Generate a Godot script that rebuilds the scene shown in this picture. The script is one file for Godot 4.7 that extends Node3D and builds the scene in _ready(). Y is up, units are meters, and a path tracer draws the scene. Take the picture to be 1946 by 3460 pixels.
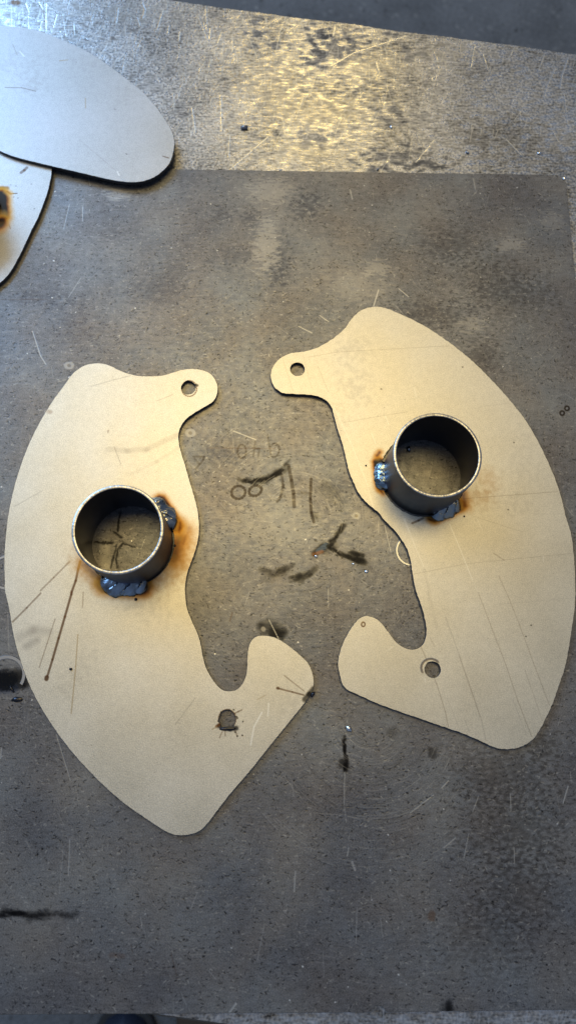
extends Node3D
# A welding bench seen from above: two cut steel brackets with tube stubs tacked on, lying on a worn steel sheet. Lengths in the tables below are millimetres on the sheet.

const MM := 0.001
const CAM_HEIGHT := 0.460
const LEFT_OUTLINE := [-125.8, -195.6, -122, -199.5, -117, -202.5, -110.9, -203.7, -105.7, -203.3, -100.4, -201.4, -95.1, -198.6, -88.9, -196.5, -82.6, -195.3, -75.4, -195.2, -68.2, -195.9, -62.1, -197.9, -57, -199.6, -50.8, -200.5, -44.5, -199.9, -38.8, -197.6, -35.1, -193.1, -33.5, -187.6, -34.2, -182.1, -36.8, -177.9, -41.8, -174.4, -47.9, -170.5, -52.9, -166.2, -56, -161.3, -57.1, -155.9, -56.4, -149.5, -54.3, -142.1, -51.9, -134.8, -49.1, -125.4, -46.4, -117.1, -44.2, -108.9, -43.1, -101.8, -42.8, -94.7, -43.6, -87.7, -45.4, -80.7, -47.6, -74.2, -49.2, -68.8, -50, -62.9, -50, -58.1, -49, -50.2, -46.4, -42.9, -42.9, -35.7, -40.3, -28.5, -38.5, -20.1, -36.4, -13.7, -33, -8, -29.7, -3.8, -25.8, -1.2, -21.2, -1, -17.4, -2.9, -14.8, -6.7, -13.2, -12.4, -13, -18.9, -12.5, -25.3, -10.5, -29.9, -7.3, -32.3, -2, -32.6, 4, -31.2, 10.6, -27.3, 17.1, -22.1, 22.4, -17, 24.9, -11.8, 25.8, -6.1, 25.1, -1, 22.9, 2.8, 18.3, 8.5, 10.6, 17.8, 0.3, 30.1, -9.8, 42.3, -21, 54.9, -29.5, 65.5, -33.2, 70.2, -37.4, 74.3, -43, 76.6, -50.4, 77, -56.6, 75.1, -64.3, 70.7, -71.9, 65.9, -80.9, 60, -91.3, 51.7, -101.9, 42.1, -112.6, 31.2, -122.3, 19.5, -130.7, 7.8, -138.1, -4.8, -144.3, -18.7, -149.3, -32.9, -152.8, -47.3, -156.1, -57.8, -156.9, -64.5, -158.2, -77.3, -158.6, -90.2, -158.2, -103.2, -156.8, -116.5, -154.4, -129.9, -151, -143.5, -146.5, -156.8, -141.3, -168.6, -136, -179, -130.5, -187.8]
const RIGHT_OUTLINE := [-0.3, -196.7, 0.8, -201.8, 3.8, -206.5, 7.9, -209.9, 13.4, -212.2, 19.5, -213, 25, -214.3, 31.2, -216.9, 38.2, -221.4, 43.8, -226, 48, -230.5, 50.8, -235.1, 55.1, -240.1, 60.1, -243.6, 66.4, -245.2, 72.7, -244.9, 78.9, -242.6, 85.8, -239.3, 94, -235.2, 103.5, -229.2, 114.3, -221.2, 124.9, -212, 134.1, -202.7, 142.5, -193, 149.5, -184.3, 155.7, -175.7, 161.3, -167.2, 166.6, -156.6, 171.2, -145.4, 175.6, -132.9, 179.2, -119.2, 181.4, -105.6, 183.6, -95.2, 184.3, -85, 184.2, -74.4, 183.7, -61.8, 182.1, -49.3, 179.4, -37, 176.4, -24.9, 173.5, -14.9, 169, -4, 164.1, 6.8, 158.2, 17.4, 153.7, 23.7, 149.9, 27.5, 145.3, 30, 140.2, 31.4, 134.2, 31.7, 128.3, 30.6, 123.4, 28.4, 111.8, 23.3, 97, 18.3, 80.3, 12.7, 62.5, 6.3, 50.6, 1.1, 44.6, -1.8, 42.1, -4.9, 40.7, -9.8, 39.8, -14.8, 40.1, -19.7, 41.4, -24.7, 43.5, -29.7, 46.7, -35.3, 49.9, -39.8, 53.5, -43.2, 57.6, -44.4, 61.7, -43.2, 65.8, -40.4, 68.7, -36.8, 71.7, -32.3, 74.6, -28.8, 78.6, -26, 82.6, -24.8, 86.7, -25.3, 89.9, -27.8, 91.8, -31.8, 92.3, -36.9, 91.5, -43, 90.2, -49.1, 87.9, -56.3, 86.3, -62.5, 85.3, -69.8, 84.5, -77.2, 83.2, -83, 80.7, -88.3, 77.2, -93.6, 72.7, -99, 68, -103.8, 66.8, -106.3, 60.4, -111.7, 54.6, -118.4, 50.8, -126.5, 48.3, -133.4, 46.5, -141.7, 44, -152.8, 41.4, -161.2, 39.5, -169.7, 37.6, -176.1, 33.6, -180.4, 28.2, -182.7, 21.4, -183.5, 14.7, -183.8, 8.6, -184.1, 3.9, -186.6, 0.7, -190.9]
const BLANK_OUTLINE := [-191.9, -456.5, -183.6, -456.7, -173.8, -455.7, -163.9, -453.3, -153.9, -449.3, -143.9, -444.5, -132.4, -438.6, -121, -431.1, -109.5, -422.1, -98, -412.2, -89.4, -404.3, -80.8, -394, -73.6, -383, -68.5, -373.6, -66.3, -365, -67, -355.6, -69.6, -347.1, -76, -339.3, -83.8, -334.6, -91.7, -332.9, -102.3, -333.5, -115.7, -336.3, -135.8, -341.3, -156.1, -346.3, -169.6, -349.9, -177.8, -352.8, -183.3, -355.5, -190.4, -360.3, -202.2, -373.3, -210.7, -392.1, -214, -413, -211.9, -434.3, -203.9, -451.1]
const DISC_OUTLINE := [-148.3, -343.7, -149.5, -328.9, -152, -317.6, -154.9, -306.7, -158.2, -298, -161.6, -287.7, -165.9, -275.7, -170.5, -265.5, -176.2, -258.4, -186.8, -249.4, -203.2, -242.9, -218.9, -249, -228.7, -270.1, -227.6, -313.7, -228.4, -359.1, -217.1, -385.1, -203.9, -394.9, -181.8, -396.5, -167, -388.5, -155.9, -374.5, -149.7, -358.2]
const ROOM := Color(0.44, 0.5, 0.6)
const ROOM_ENERGY := 0.92
const EXPOSURE := 1.07
const SHEET_RELIEF := 0.014
const PLATE_METAL := 0.68

func make_lights() -> void:
	# daylight through the open door, ahead and to the left; the hall's warm lamps overhead, beyond the bench
	make_light("door_daylight", Vector3(-1.55, 1.5, -1.55), Vector3(-0.1, 0, -0.2), Vector2(1.8, 1.2), Color(0.62, 0.8, 1.0), 6.0)
	make_light("hall_lamp", Vector3(0.16, 1.95, -2.15), Vector3(0, 0, -0.15), Vector2(0.5, 0.35), Color(1.0, 0.87, 0.52), 0.33)
	make_light("ceiling_lamp", Vector3(-0.02, 2.2, -0.8), Vector3(0, 0, -0.1), Vector2(1.2, 1.0), Color(1.0, 0.88, 0.57), 2.2)

# ---------------------------------------------------------------- surface painter
# Keeps base colour (linear), height, roughness and metal share of one flat surface, in millimetres of the place.
class Paint:
	var w: int
	var h: int
	var x0: float
	var z0: float
	var q: float
	var r := PackedFloat32Array()
	var g := PackedFloat32Array()
	var b := PackedFloat32Array()
	var up := PackedFloat32Array()
	var ro := PackedFloat32Array()
	var me := PackedFloat32Array()

	func _init(ax: float, az: float, bx: float, bz: float, per_mm: float) -> void:
		x0 = ax
		z0 = az
		q = per_mm
		w = int((bx - ax) * q)
		h = int((bz - az) * q)
		for a in [r, g, b, up, ro, me]:
			pass
		r.resize(w * h)
		g.resize(w * h)
		b.resize(w * h)
		up.resize(w * h)
		ro.resize(w * h)
		me.resize(w * h)

	func noise(size_mm: float, octaves: int, seed_: int, stretch_x := 1.0, stretch_z := 1.0, kind := FastNoiseLite.TYPE_SIMPLEX_SMOOTH) -> PackedByteArray:
		var n := FastNoiseLite.new()
		n.noise_type = kind
		n.seed = seed_
		n.frequency = 1.0 / (size_mm * q)
		n.fractal_type = FastNoiseLite.FRACTAL_FBM
		n.fractal_octaves = octaves
		var im := n.get_image(maxi(int(w / stretch_x), 8), maxi(int(h / stretch_z), 8), false, false, true)
		if stretch_x != 1.0 or stretch_z != 1.0:
			im.resize(w, h, Image.INTERPOLATE_CUBIC)
		im.convert(Image.FORMAT_L8)
		return im.get_data()

	# A soft round-ended line. hard 0..1 sets how sharp its edge is.
	func line(x1: float, z1: float, x2: float, z2: float, width: float, c: Color, a: float, hard := 0.5, dup := 0.0, rough := -1.0, metal := -1.0, width2 := -1.0, a2 := -1.0) -> void:
		var ax := (x1 - x0) * q
		var az := (z1 - z0) * q
		var bx := (x2 - x0) * q
		var bz := (z2 - z0) * q
		var wa := maxf(width * 0.5 * q, 0.55)
		var wb := wa if width2 < 0.0 else maxf(width2 * 0.5 * q, 0.45)
		var aa := a
		var ab := a if a2 < 0.0 else a2
		var m := maxf(wa, wb) + 1.0
		var dx := bx - ax
		var dz := bz - az
		var ll := maxf(dx * dx + dz * dz, 1e-4)
		var ia := maxi(0, int(minf(az, bz) - m))
		var ib := mini(h - 1, int(maxf(az, bz) + m) + 1)
		var ja := maxi(0, int(minf(ax, bx) - m))
		var jb := mini(w - 1, int(maxf(ax, bx) + m) + 1)
		if metal < 0.0 and c.r + c.g + c.b < 0.35:
			metal = 0.95
		var cr := c.r
		var cg := c.g
		var cb := c.b
		for i in range(ia, ib + 1):
			for j in range(ja, jb + 1):
				var px := j - ax
				var pz := i - az
				var t := clampf((px * dx + pz * dz) / ll, 0.0, 1.0)
				px -= t * dx
				pz -= t * dz
				var d := sqrt(px * px + pz * pz)
				var rad := wa + (wb - wa) * t
				if d >= rad + 0.5:
					continue
				var k := clampf((rad + 0.5 - d) / maxf(rad * (1.0 - hard), 1.0), 0.0, 1.0)
				k *= k * (3.0 - 2.0 * k)
				k /= maxf(k, 1.0)
				var n := i * w + j
				up[n] += dup * k
				k *= aa + (ab - aa) * t
				r[n] += (cr - r[n]) * k
				g[n] += (cg - g[n]) * k
				b[n] += (cb - b[n]) * k
				if rough >= 0.0:
					ro[n] += (rough - ro[n]) * k
				if metal >= 0.0:
					me[n] += (metal - me[n]) * k

	func path(p: Array, width: float, c: Color, a: float, hard := 0.5, dup := 0.0, rough := -1.0, metal := -1.0) -> void:
		for i in p.size() - 1:
			line(p[i].x, p[i].y, p[i + 1].x, p[i + 1].y, width, c, a, hard, dup, rough, metal)

	# A smoky or dry-brushed trace: many overlapping uneven dabs along a line.
	func smear(p: Array, width: float, c: Color, a: float, g: RandomNumberGenerator) -> void:
		for i in p.size() - 1:
			var s: Vector2 = p[i]
			var e: Vector2 = p[i + 1]
			var n := maxi(1, int(s.distance_to(e) / (width * 0.12)))
			var side := (e - s).normalized().orthogonal()
			for k in n:
				var m := s.lerp(e, (k + g.randf()) / n) + side * g.randfn(0.0, width * 0.2)
				var l := (e - s).normalized() * width * g.randf_range(0.1, 0.9)
				line(m.x - l.x * 0.5, m.y - l.y * 0.5, m.x + l.x * 0.5, m.y + l.y * 0.5, width * g.randf_range(0.25, 0.85), c, a * g.randf_range(0.25, 0.8), 0.15)

	# A soft blot with a ragged outline (n is a noise from above; ragged 0..1).
	func blot(cx: float, cz: float, rx: float, rz: float, turn: float, c: Color, a: float, n: PackedByteArray, ragged := 0.6, soft := 0.6, rough := -1.0, metal := -1.0, dup := 0.0) -> void:
		var m := maxf(rx, rz) * 1.5
		var ia := maxi(0, int((cz - m - z0) * q))
		var ib := mini(h - 1, int((cz + m - z0) * q))
		var ja := maxi(0, int((cx - m - x0) * q))
		var jb := mini(w - 1, int((cx + m - x0) * q))
		if metal < 0.0 and c.r + c.g + c.b < 0.35:
			metal = 0.95
		var ct := cos(turn)
		var s := sin(turn)
		for i in range(ia, ib + 1):
			for j in range(ja, jb + 1):
				var px := j / q + x0 - cx
				var pz := i / q + z0 - cz
				var u := (px * ct + pz * s) / rx
				var v := (pz * ct - px * s) / rz
				var o := i * w + j
				var d := sqrt(u * u + v * v) + (n[o] / 255.0 - 0.5) * ragged * 1.6
				var k := clampf((1.0 - d) / soft + 0.5 * (1.0 - soft), 0.0, 1.0)
				if k <= 0.0:
					continue
				k = k * k * (3.0 - 2.0 * k)
				up[o] += dup * k
				k *= a
				r[o] += (c.r - r[o]) * k
				g[o] += (c.g - g[o]) * k
				b[o] += (c.b - b[o]) * k
				if rough >= 0.0:
					ro[o] += (rough - ro[o]) * k
				if metal >= 0.0:
					me[o] += (metal - me[o]) * k

	# The oxide colours that a weld leaves round itself: black at the bead, then brown, rust orange, straw. A capsule from 1 to 2; reach in mm.
	func heat(x1: float, z1: float, x2: float, z2: float, core: float, reach: float, a: float, n: PackedByteArray) -> void:
		var m := core + reach * 1.6
		var ia := maxi(0, int((minf(z1, z2) - m - z0) * q))
		var ib := mini(h - 1, int((maxf(z1, z2) + m - z0) * q))
		var ja := maxi(0, int((minf(x1, x2) - m - x0) * q))
		var jb := mini(w - 1, int((maxf(x1, x2) + m - x0) * q))
		var dx := x2 - x1
		var dz := z2 - z1
		var ll := maxf(dx * dx + dz * dz, 1e-4)
		for i in range(ia, ib + 1):
			for j in range(ja, jb + 1):
				var px := j / q + x0 - x1
				var pz := i / q + z0 - z1
				var t := clampf((px * dx + pz * dz) / ll, 0.0, 1.0)
				px -= t * dx
				pz -= t * dz
				var o := i * w + j
				var d := (sqrt(px * px + pz * pz) - core) / reach + (n[o] / 255.0 - 0.5) * 0.14
				if d >= 1.0:
					continue
				d = maxf(d, 0.0)
				var c: Color
				var k := 1.0
				var dark := Color(0.012, 0.009, 0.007)
				var brown := Color(0.16, 0.05, 0.008)
				var amber := Color(0.42, 0.2, 0.025)
				var straw := Color(0.5, 0.33, 0.11)
				if d < 0.07:
					c = dark
				elif d < 0.22:
					c = dark.lerp(brown, (d - 0.07) / 0.15)
				elif d < 0.42:
					c = brown.lerp(amber, (d - 0.22) / 0.2)
					k = lerpf(1.0, 0.85, (d - 0.22) / 0.2)
				else:
					c = amber.lerp(straw, (d - 0.42) / 0.58)
					k = 0.85 * pow((1.0 - d) / 0.58, 1.4)
				k *= 0.96
				k *= a
				r[o] += (c.r - r[o]) * k
				g[o] += (c.g - g[o]) * k
				b[o] += (c.b - b[o]) * k
				ro[o] += (0.5 - ro[o]) * k
				me[o] += (0.95 - me[o]) * k

	func finish(m: StandardMaterial3D, relief: float) -> void:
		var col := PackedByteArray()
		var sur := PackedByteArray()
		col.resize(w * h * 3)
		sur.resize(w * h * 3)
		var lut := PackedByteArray()
		lut.resize(4097)
		for i in 4097:
			var v := i / 4096.0
			lut[i] = int(round(255.0 * (v * 12.92 if v <= 0.0031308 else 1.055 * pow(v, 1.0 / 2.4) - 0.055)))
		for i in w * h:
			var o := i * 3
			col[o] = lut[int(clampf(r[i], 0.0, 1.0) * 4096.0)]
			col[o + 1] = lut[int(clampf(g[i], 0.0, 1.0) * 4096.0)]
			col[o + 2] = lut[int(clampf(b[i], 0.0, 1.0) * 4096.0)]
			sur[o] = int(clampf(up[i], 0.0, 1.0) * 255.0)
			sur[o + 1] = int(clampf(ro[i], 0.0, 1.0) * 255.0)
			sur[o + 2] = int(clampf(me[i], 0.0, 1.0) * 255.0)
		m.albedo_texture = ImageTexture.create_from_image(Image.create_from_data(w, h, false, Image.FORMAT_RGB8, col))
		var t := ImageTexture.create_from_image(Image.create_from_data(w, h, false, Image.FORMAT_RGB8, sur))
		m.roughness = 1.0
		m.roughness_texture = t
		m.roughness_texture_channel = BaseMaterial3D.TEXTURE_CHANNEL_GREEN
		m.metallic = 1.0
		m.metallic_texture = t
		m.metallic_texture_channel = BaseMaterial3D.TEXTURE_CHANNEL_BLUE
		m.heightmap_enabled = true
		m.heightmap_texture = t
		m.heightmap_scale = relief

	func uv(x: float, z: float) -> Vector2:
		return Vector2((x - x0) * q / w, (z - z0) * q / h)

# ---------------------------------------------------------------- small helpers
var rng := RandomNumberGenerator.new()
var taken := {}

func lin(r: float, g: float, b: float) -> Color:
	return Color(r, g, b).linear_to_srgb()

func mat(c: Color, rough: float, metal: float) -> StandardMaterial3D:
	var m := StandardMaterial3D.new()
	m.albedo_color = c
	m.roughness = rough
	m.metallic = metal
	return m

func numbered(called: String) -> String:
	var n: int = taken.get(called, 0)
	taken[called] = n + 1
	return called if n == 0 else "%s_%03d" % [called, n]

func tag(o: Node3D, label: String, category: String, group := "") -> void:
	o.set_meta("label", label)
	o.set_meta("category", category)
	if group:
		o.set_meta("group", group)

func thing(called: String, label: String, category: String, at := Vector3.ZERO, group := "") -> Node3D:
	var o := Node3D.new()
	o.name = numbered(called)
	add_child(o)
	o.position = at * MM
	tag(o, label, category, group)
	return o

func put(called: String, mesh: Mesh, m: Material, parent: Node3D = self) -> MeshInstance3D:
	var o := MeshInstance3D.new()
	o.name = numbered(called) if parent == self else called
	o.mesh = mesh
	if m:
		o.material_override = m
	parent.add_child(o, true)
	return o

func structure(o: Node3D) -> Node3D:
	o.set_meta("kind", "structure")
	return o

func curve(flat: Array, closed := true) -> PackedVector2Array:
	var p: Array[Vector2] = []
	for i in flat.size() / 2:
		p.append(Vector2(flat[i * 2], flat[i * 2 + 1]))
	var out := PackedVector2Array()
	var n := p.size()
	for i in n if closed else n - 1:
		var a := p[(i - 1 + n) % n] if closed or i > 0 else p[i]
		var b := p[i]
		var c := p[(i + 1) % n]
		var d := p[(i + 2) % n] if closed or i + 2 < n else c
		var steps := maxi(1, int(b.distance_to(c) / 1.2))
		for k in steps:
			out.append(b.cubic_interpolate(c, a, d, float(k) / steps))
	return out

# The torch or plasma cut leaves a fine tooth along the edge.
func cut_edge(p: PackedVector2Array, depth: float, seed_: int) -> PackedVector2Array:
	var out := PackedVector2Array()
	var g := RandomNumberGenerator.new()
	g.seed = seed_
	var n := p.size()
	for i in n:
		var t := (p[(i + 1) % n] - p[(i - 1 + n) % n]).normalized()
		out.append(p[i] + Vector2(t.y, -t.x) * g.randf_range(-depth, depth))
	return out

func inset(p: PackedVector2Array, by: float) -> PackedVector2Array:
	var out := PackedVector2Array()
	var n := p.size()
	var sign := 1.0 if Geometry2D.is_polygon_clockwise(p) else -1.0
	for i in n:
		var t := (p[(i + 1) % n] - p[(i - 1 + n) % n]).normalized()
		out.append(p[i] + Vector2(t.y, -t.x) * by * sign)
	return out

func tri(st: SurfaceTool, a: Vector3, b: Vector3, c: Vector3, facing: Vector3) -> void:
	# front faces run clockwise seen from outside
	if (b - a).cross(c - a).dot(facing) > 0.0:
		var t := b
		b = c
		c = t
	for v in [a, b, c]:
		st.add_vertex(v * MM)

func flat_face(st: SurfaceTool, outline: PackedVector2Array, holes: Array, y: float, up: bool, paint: Paint) -> void:
	var xs: Array[float] = [-1e5, 1e5]
	for hole in holes:
		var c := Vector2.ZERO
		for p in hole:
			c += p
		xs.append(c.x / hole.size())
	xs.sort()
	var nrm := Vector3.UP if up else Vector3.DOWN
	for i in xs.size() - 1:
		var slab := PackedVector2Array([Vector2(xs[i], -1e5), Vector2(xs[i + 1], -1e5), Vector2(xs[i + 1], 1e5), Vector2(xs[i], 1e5)])
		var pieces := Geometry2D.intersect_polygons(outline, slab)
		for hole in holes:
			var next: Array[PackedVector2Array] = []
			for piece in pieces:
				next.append_array(Geometry2D.clip_polygons(piece, hole))
			pieces = next
		for piece in pieces:
			var idx := Geometry2D.triangulate_polygon(piece)
			for k in idx.size() / 3:
				var v: Array[Vector2] = [piece[idx[k * 3]], piece[idx[k * 3 + 1]], piece[idx[k * 3 + 2]]]
				var cross := (v[1] - v[0]).cross(v[2] - v[0])
				# (x, z) plane seen from above: positive cross is clockwise there
				if (cross < 0.0) == up:
					var t := v[1]
					v[1] = v[2]
					v[2] = t
				for p in v:
					st.set_normal(nrm)
					st.set_uv(paint.uv(p.x, p.y) if paint else p * 0.05)
					st.add_vertex(Vector3(p.x, y, p.y) * MM)

# A band of quads between two loops of the same length.
func band(st: SurfaceTool, p: PackedVector2Array, yp: float, o: PackedVector2Array, yo: float, paint: Paint, inward := false) -> void:
	var n := p.size()
	var cw := Geometry2D.is_polygon_clockwise(o)
	var run := 0.0
	for i in n:
		var k := (i + 1) % n
		var a := Vector3(p[i].x, yp, p[i].y)
		var b := Vector3(p[k].x, yp, p[k].y)
		var c := Vector3(o[i].x, yo, o[i].y)
		var d := Vector3(o[k].x, yo, o[k].y)
		var t := (o[k] - o[i]).normalized()
		var out2 := Vector2(t.y, -t.x) * (-1.0 if cw else 1.0) * (-1.0 if inward else 1.0)
		var lean := clampf(absf(o[i].distance_to(p[i])) / maxf(absf(yp - yo), 0.01), 0.0, 1.0)
		var nrm := Vector3(out2.x, lean, out2.y).normalized()
		for q in [[a, b, c], [b, d, c]]:
			var v: Array = q
			if (v[1] - v[0]).cross(v[2] - v[0]).dot(nrm) > 0.0:
				v = [v[0], v[2], v[1]]
			for e in v:
				st.set_normal(nrm)
				st.set_uv(paint.uv(e.x, e.z) if paint else Vector2(run + (0.0 if e == a or e == c else o[i].distance_to(o[k])), e.y) * 0.05)
				st.add_vertex(e * MM)
		run += o[i].distance_to(o[k])

func circle(c: Vector2, rx: float, rz: float, n := 48, rough := 0.0, seed_ := 1) -> PackedVector2Array:
	var out := PackedVector2Array()
	var g := RandomNumberGenerator.new()
	g.seed = seed_
	for i in n:
		var a := TAU * i / n
		var k := 1.0 + g.randf_range(-rough, rough)
		out.append(c + Vector2(cos(a) * rx, sin(a) * rz) * k)
	return out

# A cut plate: top and bottom faces, a small broken edge, side walls and hole walls.
func plate(outline: PackedVector2Array, holes: Array, y0: float, y1: float, edge: float, paint: Paint, face: Material, side: Material) -> ArrayMesh:
	var st := SurfaceTool.new()
	st.begin(Mesh.PRIMITIVE_TRIANGLES)
	var top := inset(outline, edge)
	var wider: Array = []
	for hole in holes:
		wider.append(inset(hole, -edge))
	flat_face(st, top, wider, y1, true, paint)
	st.set_material(face)
	var mesh := st.commit()
	var sd := SurfaceTool.new()
	sd.begin(Mesh.PRIMITIVE_TRIANGLES)
	flat_face(sd, outline, holes, y0, false, null)
	band(sd, top, y1, outline, y1 - edge, null)
	band(sd, outline, y1 - edge, outline, y0, null)
	for i in holes.size():
		band(sd, wider[i], y1, holes[i], y1 - edge, null, true)
		band(sd, holes[i], y1 - edge, holes[i], y0, null, true)
	sd.set_material(side)
	return sd.commit(mesh)

# Revolves a profile of (radius, height) points round the y axis; smooth within, split where the profile turns sharply.
func lathe(profile: PackedVector2Array, n: int, closed := false, from := 0.0, span := TAU) -> ArrayMesh:
	var st := SurfaceTool.new()
	st.begin(Mesh.PRIMITIVE_TRIANGLES)
	var count := profile.size()
	var run := 0.0
	for i in count if closed else count - 1:
		var p := profile[i]
		var o := profile[(i + 1) % count]
		var t := (o - p).normalized()
		var nn := Vector2(t.y, -t.x)
		for k in n:
			var a := from + span * k / n
			var b := from + span * (k + 1) / n
			var quad := [[p, a, 0.0], [o, b, 1.0], [o, a, 1.0], [p, a, 0.0], [p, b, 0.0], [o, b, 1.0]]
			for e in quad:
				var v: Vector2 = e[0]
				var ang: float = e[1]
				st.set_normal(Vector3(nn.x * cos(ang), nn.y, nn.x * sin(ang)))
				st.set_uv(Vector2(ang / TAU, (run + e[2] * p.distance_to(o)) * 0.02))
				st.add_vertex(Vector3(v.x * cos(ang), v.y, v.x * sin(ang)) * MM)
		run += p.distance_to(o)
	return st.commit()

func box(size: Vector3, bevel: float) -> ArrayMesh:
	# a box with broken edges, centred; size and bevel in mm
	var st := SurfaceTool.new()
	st.begin(Mesh.PRIMITIVE_TRIANGLES)
	var hx := size * 0.5
	var quads: Array = []
	for axis in 3:
		for s in [-1.0, 1.0]:
			var u := (axis + 1) % 3
			var v := (axis + 2) % 3
			var q: Array = []
			for e in [[-1, -1], [1, -1], [1, 1], [-1, 1]]:
				var p := Vector3.ZERO
				p[axis] = s * hx[axis]
				p[u] = e[0] * (hx[u] - bevel)
				p[v] = e[1] * (hx[v] - bevel)
				q.append(p)
			var nn := Vector3.ZERO
			nn[axis] = s
			quads.append([q, nn])
		for s in [-1.0, 1.0]:
			for t in [-1.0, 1.0]:
				var u := (axis + 1) % 3
				var v := (axis + 2) % 3
				var q: Array = []
				for e in [[-1, 0], [1, 0], [1, 1], [-1, 1]]:
					var p := Vector3.ZERO
					p[axis] = e[0] * (hx[axis] - bevel)
					p[u] = s * (hx[u] - (bevel if e[1] else 0.0))
					p[v] = t * (hx[v] - (0.0 if e[1] else bevel))
					q.append(p)
				var nn := Vector3.ZERO
				nn[u] = s
				nn[v] = t
				quads.append([q, nn.normalized()])
	for sx in [-1.0, 1.0]:
		for sy in [-1.0, 1.0]:
			for sz in [-1.0, 1.0]:
				var s := Vector3(sx, sy, sz)
				var a := s * (hx - Vector3(0, bevel, bevel))
				var b := s * (hx - Vector3(bevel, 0, bevel))
				var c := s * (hx - Vector3(bevel, bevel, 0))
				st.set_normal(s.normalized())
				tri(st, a, b, c, s)
	for qd in quads:
		var q: Array = qd[0]
		st.set_normal(qd[1])
		tri(st, q[0], q[1], q[2], qd[1])
		tri(st, q[0], q[2], q[3], qd[1])
	return st.commit()

# A convex fillet of weld metal laid round a tube between two angles (radians). Overlapping ripples, lumpy; colours vary along it.
func bead(radius: float, a0: float, a1: float, width: float, high: float, y: float, ripples: float, seed_: int, cool: Color, warm: Color) -> ArrayMesh:
	var st := SurfaceTool.new()
	st.begin(Mesh.PRIMITIVE_TRIANGLES)
	var n := FastNoiseLite.new()
	n.seed = seed_
	n.frequency = 0.16
	n.fractal_octaves = 3
	var nu := 90
	var nv := 22
	var pos: Array[Vector3] = []
	var col: Array[Color] = []
	for i in nu + 1:
		var u := float(i) / nu
		var end := sqrt(maxf(1.0 - pow(absf(u * 2.0 - 1.0), 2.4), 0.0))
		for k in nv + 1:
			var v := float(k) / nv
			var ang := lerpf(a0, a1, u) + 0.02 * sin(v * 5.0)
			var along := u * absf(a1 - a0) * radius
			var ph := u * ripples + 0.55 * (v - 0.5) * (v - 0.5) * 4.0
			var saw := ph - floorf(ph)
			var rip := 0.12 * (saw * saw) - 0.05
			var lump := n.get_noise_3d(along, v * 6.0, seed_) * 0.12 + n.get_noise_2d(along * 0.5, 40.0) * 0.24 + n.get_noise_3d(along * 5.0, v * 26.0, 9.0) * 0.02
			var s := end * (1.0 + rip + lump)
			var t := v * PI * 0.5
			var rr := radius - 0.4 + (width + 0.4) * s * pow(cos(t), 0.75)
			var hh := y - 0.3 + (high + 0.3) * s * pow(sin(t), 0.8)
			pos.append(Vector3(rr * cos(ang), hh, rr * sin(ang)))
			var mixv := clampf(0.5 + 0.9 * n.get_noise_3d(along * 1.3, v * 6.0, 77.0) + 0.25 * sin(u * 5.0 + seed_), 0.0, 1.0)
			var c := cool.lerp(warm, mixv)
			if saw < 0.16:
				c = c.darkened(0.35)
			var rim := minf(minf(u, 1.0 - u) * 9.0, minf(v * 5.0, 1.0))
			c = Color(0.02, 0.018, 0.016).lerp(c, clampf(rim, 0.0, 1.0))
			col.append(c)
	for i in nu + 1:
		for k in nv + 1:
			st.set_color(col[i * (nv + 1) + k])
			st.add_vertex(pos[i * (nv + 1) + k] * MM)
	for i in nu:
		for k in nv:
			var o := i * (nv + 1) + k
			var a := pos[o]
			var nn := (pos[o + 1] - a).cross(pos[o + nv + 1] - a)
			var outw := Vector3(a.x, 0, a.z).normalized() + Vector3.UP
			if nn.dot(outw) < 0.0:
				for e in [o, o + 1, o + nv + 1, o + 1, o + nv + 2, o + nv + 1]:
					st.add_index(e)
			else:
				for e in [o, o + nv + 1, o + 1, o + 1, o + nv + 1, o + nv + 2]:
					st.add_index(e)
	st.generate_normals()
	return st.commit()

func blob(size: Vector3, bumps: float, seed_: int, seg := 14) -> ArrayMesh:
	# an uneven drop of metal; size in mm (half-axes)
	var st := SurfaceTool.new()
	st.begin(Mesh.PRIMITIVE_TRIANGLES)
	var n := FastNoiseLite.new()
	n.seed = seed_
	n.frequency = 0.9
	var rows := seg / 2
	for i in rows + 1:
		for k in seg + 1:
			var th := PI * i / rows
			var ph := TAU * (k % seg) / seg
			var d := Vector3(sin(th) * cos(ph), cos(th), sin(th) * sin(ph))
			st.add_vertex(d * size * (1.0 + bumps * n.get_noise_3dv(d * 1.6)) * MM)
	for i in rows:
		for k in seg:
			var o := i * (seg + 1) + k
			for e in [o, o + seg + 1, o + 1, o + 1, o + seg + 1, o + seg + 2]:
				st.add_index(e)
	st.generate_normals()
	return st.commit()

# ---------------------------------------------------------------- colours of stains and wear, and of one painted strip of light (linear)
const INK := Color(0.025, 0.02, 0.018)
const SOOT := Color(0.008, 0.008, 0.009)
const BURN_BLUE := Color(0.02, 0.035, 0.07)
const RUSTY := Color(0.13, 0.055, 0.015)
const GREYMETAL := Color(0.3, 0.29, 0.27)
const SPOT := Color(0.3, 0.29, 0.27)
const SPOT2 := Color(0.12, 0.11, 0.1)
const ISLAND := Color(0.035, 0.035, 0.04)
const RUBBED_AND_LIT := Color(0.42, 0.4, 0.36)
const BRIGHT := Color(0.75, 0.74, 0.7)
const CHAR := Color(0.085, 0.045, 0.024)
const TAN := Color(0.3, 0.22, 0.11)
const SMUDGE := Color(0.17, 0.15, 0.13)
const STRAW := Color(0.34, 0.19, 0.05)

const LEFT_PIPE := Vector2(-83.8, -87.6)
const RIGHT_PIPE := Vector2(94.9, -131.7)

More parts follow.
